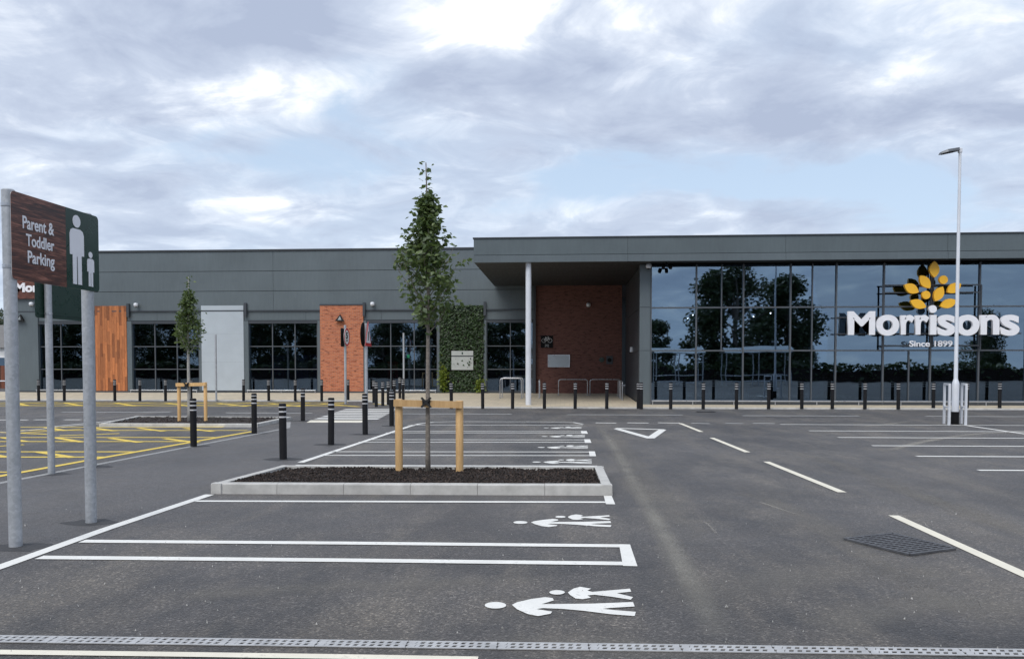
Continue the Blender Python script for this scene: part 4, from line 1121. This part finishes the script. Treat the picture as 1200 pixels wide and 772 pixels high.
# ================================================================== PLANTERS
def chip_field(m, inside, n, zf, r_, s0=.008, s1=.024):
    for i in range(n):
        p = inside(); s_ = r_.uniform(s0, s1); e = Euler((r_.uniform(0, 6), r_.uniform(0, 6), r_.uniform(0, 6))).to_matrix()
        q = Vector((p.x, p.y, zf(p.x, p.y) + s_*.2)); vs = [q + e @ Vector(v)*s_ for v in ((-1, -.4, -.25), (1, -.5, -.25), (.9, .45, -.2), (-.9, .4, -.25), (-.7, -.3, .25), (.8, -.35, .2), (.6, .3, .3), (-.8, .3, .22))]
        m.add(vs, [(0,3,2,1),(4,5,6,7),(0,1,5,4),(1,2,6,5),(2,3,7,6),(3,0,4,7)])
from mathutils import noise as mnoise
def planter(name, label, quad, kh, kw, chips, mound, seg=.93, joints=True):
    """quad: outer corners front-left, front-right, back-right, back-left on the ground"""
    t = thing(name, label, 'planter', quad[0])
    fl, fr, br, bl = quad; cen = (fl+fr+br+bl)/4
    kerb_run(fl, fr, t, M['kerb'], kw, kh, seg); kerb_run(fr, br, t, M['kerb'], kw, kh, seg); kerb_run(br, bl, t, M['kerb'], kw, kh, seg); kerb_run(bl, fl, t, M['kerb'], kw, kh, seg)
    # soil: grid over the inner quad
    def P(u, v):
        a = fl + (fr-fl)*u; b = bl + (br-bl)*u; return a + (b-a)*v
    nu, nv = 60, 16
    w = (fr-fl).length; dd = (bl-fl).length; mu, mv = kw*.9/w, kw*.9/dd
    def zf(x, y):
        return kh*.55 + mound*(.6 + .8*mnoise.noise(Vector((x*1.3, y*1.3, 3))) + .35*mnoise.noise(Vector((x*6, y*6, 1))))
    m = MB(); vs = []
    for j in range(nv+1):
        for i in range(nu+1):
            u, v = mu + (1-2*mu)*i/nu, mv + (1-2*mv)*j/nv; p = P(u, v)
            eg = min(1, 5*min(i/nu*4, 1-i/nu if i/nu > .9 else 1, j/nv*1.2+.1, (1-j/nv)*1.2+.1))
            vs.append((p.x, p.y, kh*.5 + (zf(p.x, p.y)-kh*.5)*max(0, min(1, eg))))
    m.add(vs, [(j*(nu+1)+i, j*(nu+1)+i+1, (j+1)*(nu+1)+i+1, (j+1)*(nu+1)+i) for j in range(nv) for i in range(nu)])
    m.build('soil', M['mulch'], t, smooth=True)
    m = MB(); r_ = random.Random(11)
    chip_field(m, lambda: P(r_.uniform(mu*1.1, 1-mu*1.1), r_.uniform(mv*1.1, 1-mv*1.1)), chips, zf, r_)
    o_ = m.build('bark_chips', M['chip'], t, recalc=False); o_['kind'] = 'stuff'
    return t, zf
q = [G(247, 578.5), G(718, 580.5), G(707.5, 547.5, .0), G(333, 546.5, .0)]
q[2] = G(707, 546.2, .13); q[2].z = 0; q[3] = G(330, 545.2, .13); q[3].z = 0
main_planter, zmain = planter('tree_planter', 'long concrete kerbed planter of dark bark mulch among the parent bays', q, .135, .14, 9000, .05)
q2 = [G(116, 500), G(302, 500.5), G(342, 491.6), G(160, 490.6)]
far_planter, zfar = planter('tree_planter', 'concrete kerbed planter of dark mulch beside the yellow hatched bays', q2, .095, .14, 1500, .04)

# ================================================================== TREES
def branch_tree(t, base, H, trunk_r, crown0, rad_fn, nbr, leaves, leaf_size, seed, barkmat, leafmat, up=.8, spread=1.0):
    r_ = random.Random(seed); m = MB(); lm = MB(); z = Vector((0, 0, 1))
    tr = []; n = 14
    for i in range(n+1):
        f_ = i/n; tr.append(base + z*H*.97*f_ + Vector((math.sin(f_*5+seed)*.02*H*.2, math.cos(f_*4+seed)*.02*H*.2, 0))*f_)
    tr[0] = tr[0] - z*.06
    m.tube(tr, [trunk_r*(1.15 if i == 0 else 1)*(1-.9*(i/n)**1.2) + .004 for i in range(n+1)], 9)
    m.build('trunk', M[barkmat], t, smooth=True)
    def at(f_): i = min(n-1, int(f_*n)); k = f_*n - i; return tr[i].lerp(tr[i+1], k)
    bm_ = MB(); tips = []
    for b in range(nbr):
        f_ = crown0 + (1-crown0)*.9*(b+r_.random()*.8)/nbr; a = b*2.4 + r_.uniform(-.4, .4); p = at(f_*.93)
        hh = (f_-crown0)/(1-crown0); rr = rad_fn(min(1, hh + .12))*r_.uniform(.75, 1.1)*spread
        d_ = Vector((math.cos(a), math.sin(a), 0)); rise = rr*up*r_.uniform(.8, 1.5)
        pts = [p, p + d_*rr*.4 + z*rise*.28, p + d_*rr*.75 + z*rise*.65, p + d_*rr + z*rise*1.1]
        br_ = max(.004, trunk_r*.32*(1-hh*.7)); bm_.tube(pts, [br_, br_*.7, br_*.45, .002], 5, False); tips.append(pts)
        for k in range(4):
            q_ = pts[1].lerp(pts[3], r_.random()); e = q_ + Vector((r_.uniform(-1, 1), r_.uniform(-1, 1), r_.uniform(0, 1.4))).normalized()*rr*.38
            bm_.tube([q_, q_.lerp(e, .5) + z*.01, e], [br_*.4, br_*.25, .0015], 4, False); tips.append([q_, q_.lerp(e, .4), q_.lerp(e, .7), e])
    bm_.build('branches', M[barkmat], t, recalc=False)
    tips.append([at(.86), at(.92), at(.97), tr[-1]]); tips += [[at(.74), at(.83), at(.92), tr[-1]]]*4
    for i in range(leaves):
        pts = r_.choice(tips); k = r_.random(); s_ = min(2, int(k*3)); p = pts[s_].lerp(pts[s_+1], k*3-s_)
        p = p + Vector((r_.gauss(0, 1), r_.gauss(0, 1), r_.gauss(0, .8)))*leaf_size*.62
        leafcard(lm, p, leaf_size, r_, droop=.7)
    lm.build('crown', M[leafmat], t, recalc=False)
def stake_frame(base_pts, h, r, tiept, label, square=True, tw=.1):
    a, b = base_pts; t = thing('tree_stake_frame', label, 'tree stake', a)
    z = Vector((0, 0, 1))
    for p in (a, b):
        MB().lathe([(r*.96, -.08), (r, .3), (r, h-.01), (r*.92, h)], 12, p).build('stake', M['stake'], t, smooth='auto')
    u = (b-a).normalized(); off = Vector((u.y, -u.x, 0))*(r+.024)
    MB().bar(a + z*(h-.055) + off - u*r, b + z*(h-.055) + off + u*r, .045, .1).build('cross_rail', M['stake'], t)
    m = MB(); c = tiept
    m.bar(c + Vector((-.07, -.03, -.07)), c + Vector((.07, -.03, .07)), .03, .03); m.bar(c + Vector((-.07, -.034, .07)), c + Vector((.07, -.034, -.07)), .03, .03); m.bar(c + Vector((-.06, .0, 0)), c + Vector((.06, 0, 0)), .03, .07)
    m.build('rubber_tie', M['rubber'], t)
bt = G(501.5, 551.5, .11); bt.z = zmain(bt.x, bt.y) - .01
t = thing('young_tree', 'slim young tree with dense pointed green crown staked in the long planter', 'tree', bt)
H = (F(506, 187, bt.y).z - bt.z)*1.02
def rad_main(h): return .52*min(1, (.28 + .72*h/.30))*(1 - max(0, (h-.34)/.66)**.8*.90)
branch_tree(t, bt, H, .034, .48, rad_main, 38, 2700, .09, 5, 'bark', 'leaf', 1.05)
a, b = G(467.5, 553, .11), G(538.5, 554, .11)
yb = bt.y - .02
a = Vector((F(467.5, 500, yb).x, yb, zmain(F(467.5, 500, yb).x, yb))); b = Vector((F(538.5, 500, yb).x, yb, zmain(F(538.5, 500, yb).x, yb)))
stake_frame((a, b), F(467, 467.5, yb).z - a.z, .058, Vector((bt.x, yb-.09, F(500, 471, yb).z)), 'pale timber stake frame with black tie around the tree in the long planter')
b2 = G(222, 491.5, .11); b2.z = zfar(b2.x, b2.y) - .01
t = thing('young_tree', 'small egg-crowned young tree with pale trunk before the silver panel', 'tree', b2)
H2 = F(221, 319, b2.y).z - b2.z
def rad_far(h): return .40*min(1, (h/.12)**.7)*(1 - max(0, (h-.2)/.8)**1.3*.88)
branch_tree(t, b2, H2, .05, .50, rad_far, 30, 2300, .09, 9, 'bark_pale', 'leaf', .9)
yb = b2.y - .05
a = Vector((F(210, 480, yb).x, yb, zfar(F(210, 480, yb).x, yb))); b = Vector((F(241, 480, yb).x, yb, zfar(F(241, 480, yb).x, yb)))
stake_frame((a, b), F(210, 448.5, yb).z - a.z, .05, Vector((b2.x, yb-.09, F(222, 451, yb).z)), 'timber stake frame around the pale-trunked tree beside the yellow bays')

# ================================================================== DRAINAGE
ya, yb_ = G(600, 763), G(600, 752)
dl0, dl1 = G(-40, 748.5), G(1240, 766)
d = (dl1-dl0); Ld = d.length; d.normalize(); nd = Vector((-d.y, d.x, 0)); wch = .118
cd = thing('channel_drain', 'slotted grey channel drain running across the tarmac', 'drain', dl0)
MB().prism([dl0 - nd*wch/2 + Vector((0, 0, -.03)), dl1 - nd*wch/2 + Vector((0, 0, -.03)), dl1 + nd*wch/2 + Vector((0, 0, -.03)), dl0 + nd*wch/2 + Vector((0, 0, -.03))], (0, 0, .032)).build('channel', M['void'], cd)
ns = int(Ld/.5); sl = Ld/ns
def grate_mesh():
    m = MB(); z0, z1_ = .0032, .0085; P = lambda u, v, z: Vector((u, v, z))
    w = wch/2
    for v0, v1 in ((-w, -w+.018), (-.009, .009), (w-.018, w)): m.box(.0015, sl-.0015, v0, v1, z0, z1_)
    nb_ = 11; st = (sl-.006)/nb_
    for i in range(nb_):
        u = .003 + i*st; wide = st*.46 if i not in (0, nb_-1) else st*.9
        for v0, v1 in ((-w+.018, -.009), (.009, w-.018)):
            sh = .012
            m.prism([P(max(.003, u), v0, z0), P(min(sl-.003, u+wide), v0, z0), P(min(sl-.003, u+wide+sh), v1, z0), P(max(.003, u+sh), v1, z0)], (0, 0, z1_-z0-.0006))
    return m
gm = grate_mesh().build('grate_section', M['drain_metal'], cd)
gm.location = (0, 0, 0); ang = math.atan2(d.y, d.x)
gm.data.transform(Matrix.Translation(dl0))     # undo the offset taken at build: keep the section in local units
gm.rotation_euler.z = ang
for i in range(1, ns):
    o_ = gm.copy(); C.objects.link(o_); o_.location = d*sl*i
# gully grate in the road
gq = [G(990, 632.5), G(1066, 651), G(1119, 644), G(1046, 626.5)]
gg = thing('road_gully', 'square iron gully grate set diagonally in the road', 'drain', gq[0])
MB().prism([p + Vector((0, 0, -.03)) for p in gq], (0, 0, .034)).build('sump', M['void'], gg)
m = MB(); z = Vector((0, 0, .012))
def gp_(u, v): return gq[0].lerp(gq[1], u).lerp(gq[3].lerp(gq[2], u), v)
for i in range(4): m.bar(gq[i]+z, gq[(i+1) % 4]+z, .035, .018)
m.build('frame', M['cast_iron'], gg)
m = MB()
for i in range(1, 12):
    m.bar(gp_(i/12, .02)+z*1.02, gp_(i/12, .98)+z*1.02, .026, .014)
for i in range(1, 6): m.bar(gp_(.02, i/6)+z*.9, gp_(.98, i/6)+z*.9, .022, .012)
m.build('grating', M['cast_iron'], gg)
p = G(827, 482.6)
t = thing('kerb_gully', 'small dark gully grate in the road by the kerb before the glass', 'drain', p)
MB().box(p.x-.32, p.x+.32, p.y-.25, p.y+.25, .004, .014).build('frame', M['sign_black'], t)
for i in range(9): MB().box(p.x-.28+i*.064, p.x-.28+i*.064+.035, p.y-.22, p.y+.22, .0145, .022).build('bar', M['cast_iron'], t)

# ================================================================== BEYOND THE BUILDING AND BEHIND THE CAMERA
def big_tree(label, group, base, H, rad, n, seed, size=.5, low=.06):
    base = Vector(base); r_ = random.Random(seed); t = thing('broad_tree', label, 'tree', base, group); z = Vector((0, 0, 1))
    m = MB(); m.tube([base - z*.1, base + z*H*.25, base + z*H*.55 + Vector((.3, .2, 0)), base + z*H*.85], [H*.03, H*.022, H*.014, .03], 9)
    for i in range(9):
        a = i*2.4; p = base + z*H*(.22 + .05*i); e = p + Vector((math.cos(a)*rad*.75, math.sin(a)*rad*.75, H*.16)); m.tube([p, p.lerp(e, .5) + z*.3, e], [H*.011, H*.007, .03], 6, False)
    m.build('trunk', M['bark'], t, recalc=False)
    cl = []
    for i in range(44):
        f_ = r_.random(); a = r_.uniform(0, 2*PI); zz_ = low + (1-low)*f_
        prof = math.sin(PI*min(1, .18 + .82*f_*.98))**.55
        rr = rad*prof*r_.uniform(.3, .85); cl.append((base + Vector((math.cos(a)*rr, math.sin(a)*rr, H*zz_*.93)), rad*r_.uniform(.22, .40)))
    lm = MB()
    for i in range(n):
        c_, s_ = r_.choice(cl); v = Vector((r_.gauss(0, 1), r_.gauss(0, 1), r_.gauss(0, .8))).normalized()*s_*r_.random()**.4
        leafcard(lm, c_ + v, size, r_)
    lm.build('crown', M['leaf_far'], t, recalc=False)
    return t
bt0 = big_tree('broad dark tree behind the car park, mirrored in the glass', 'trees mirrored in the glass', (21, -34, 0), 15.5, 6.4, 15000, 1)
bt1 = big_tree('broad dark tree behind the car park, mirrored in the glass', 'trees mirrored in the glass', (28, -37, 0), 13.5, 4.8, 11000, 2)
for src, x, y, s_ in ((bt1, 12, -40, .60), (bt0, 57, -46, .62), (bt0, 37, -60, .45), (bt1, 84, -44, .7), (bt0, 5, -48, .5)):
    dup(src, None, (x, y, 0), rnd.uniform(0, 6), scale=(s_, s_, s_))
for i in range(12):
    s_ = rnd.uniform(.72, .95); dup((bt0, bt1)[i % 2], None, (-84 + i*6.9 + rnd.uniform(-1, 1), -38 - rnd.uniform(0, 5), 0), rnd.uniform(0, 6), 'broad dark tree behind the yellow bays, mirrored in the shopfront windows', 'trees mirrored in the left windows', (s_, s_, s_*(.8 if i % 2 == 0 else .95)))
hm = MB(); r_ = random.Random(21)
for i in range(11000):
    x = r_.uniform(-95, 100); hh = 2.1 + 1.0*mnoise.noise(Vector((x*.12, 0, 2))) + .5*mnoise.noise(Vector((x*.7, 0, 5)))
    leafcard(hm, Vector((x, -30 - r_.uniform(0, 1.6), hh*r_.random()**.6)), .6, r_)
hd = thing('hedge', 'long dark hedge along the back of the car park, mirrored in the glass', 'hedge', (0, -30.8, 0))
hm.build('foliage', M['leaf_far'], hd, recalc=False)['kind'] = 'stuff'
hc = MB()
for i in range(40): hc.box(-95 + i*4.87, -95 + (i+1)*4.87, -31.5, -30.2, 0, 1.4 + .7*mnoise.noise(Vector((i*.55, 0, 2))))
hc.build('branches', M['mulch'], hd)
# trolley shelters seen in the glass
def shelter(x, y, w, label, grp):
    t = thing('trolley_shelter', label, 'shelter', (x, y, 0), grp); dp = 2.4; h = 3.0
    for xx in (x, x+w/2, x+w):
        for yy_ in (y, y+dp): MB().tube([(xx, yy_, 0), (xx, yy_, h)], .05, 8).build('post', M['steel'], t)
    pr = [(y - .2 + (dp+.4)*i/10, h + .45*math.sin(PI*i/10)) for i in range(11)]
    m = MB(); m.add([(xx, a, b + dz) for xx in (x-.2, x+w+.2) for dz in (0, .02) for a, b in pr],
                    [(i, i+1, 22+i+1, 22+i) for i in range(10)] + [(11+i, 33+i, 33+i+1, 11+i+1) for i in range(10)])
    m.build('roof', M['silver_panel'], t)
    for z in (.35, .9): MB().tube([(x, y, z), (x+w, y, z)], .03, 8).build('rail', M['steel'], t); MB().tube([(x, y+dp, z), (x+w, y+dp, z)], .03, 8).build('rail', M['steel'], t)
shelter(8.2, -8.5, 4.2, 'trolley shelter with curved pale roof behind the bays, mirrored in the glass', 'trolley shelters mirrored in the glass')
shelter(14.6, -9, 6.0, 'trolley shelter with curved pale roof behind the bays, mirrored in the glass', 'trolley shelters mirrored in the glass')
# house and fence past the building corner
hx, hy = F(2, 430, 95).x, 95
hs = thing('house', 'white rendered house with grey roof far beyond the building corner', 'house', (hx, hy, 0))
MB().box(hx-9, hx+1.5, hy, hy+8, 0, 4.0).build('wall', M['house_wall'], hs)
m = MB(); m.prism([(hx-9.4, hy-.4, 4.0), (hx-9.4, hy+8.4, 4.0), (hx-9.4, hy+4, 7.0)], (11.3, 0, 0)); m.build('roof', M['house_roof'], hs)
for wx in (hx-7.5, hx-3.5, hx-.6):
    wf = MB().box(wx, wx+1.3, hy-.06, hy-.001, 1.4, 2.9).build('window', M['sign_white'], hs); MB().box(wx+.1, wx+1.2, hy-.08, hy-.061, 1.5, 2.8).build('pane', M['glass_left'], wf)
fx1 = F(13.5, 440, 58).x
fn = thing('fence', 'reddish brown board fence left of the building', 'fence', (fx1-14, 58, 0))
for i in range(90):
    MB().box(fx1-14+i*.155, fx1-14+i*.155+.145, 58+(i % 2)*.02, 58.03+(i % 2)*.02, .05, 1.75 + rnd.uniform(-.01, .01)).build('board', M['fence'], fn)
for i in range(8): MB().box(fx1-14+i*2, fx1-13.9+i*2, 58.06, 58.16, 0, 1.8).build('post', M['fence'], fn)
rx = F(13, 455, 50).x
low = thing('boundary_rail', 'low white rail before the brown fence', 'rail', (rx-8, 50, 0))
MB().tube([(rx-8, 50, .75), (rx, 50, .75)], .04, 8).build('rail', M['white_metal'], low)
for i in range(5): MB().tube([(rx-8+i*1.98, 50, 0), (rx-8+i*1.98, 50, .74)], .035, 8).build('upright', M['white_metal'], low)
for i, (px, Y, s_) in enumerate(((-25, 120, .75), (3, 130, .72), (-60, 115, .8), (-100, 120, .7))):
    dup(bt0, None, (F(px, 430, Y).x, Y, 0), i*1.3, 'dark tree showing above the white house roof', 'trees beyond the white house', (s_, s_, s_))
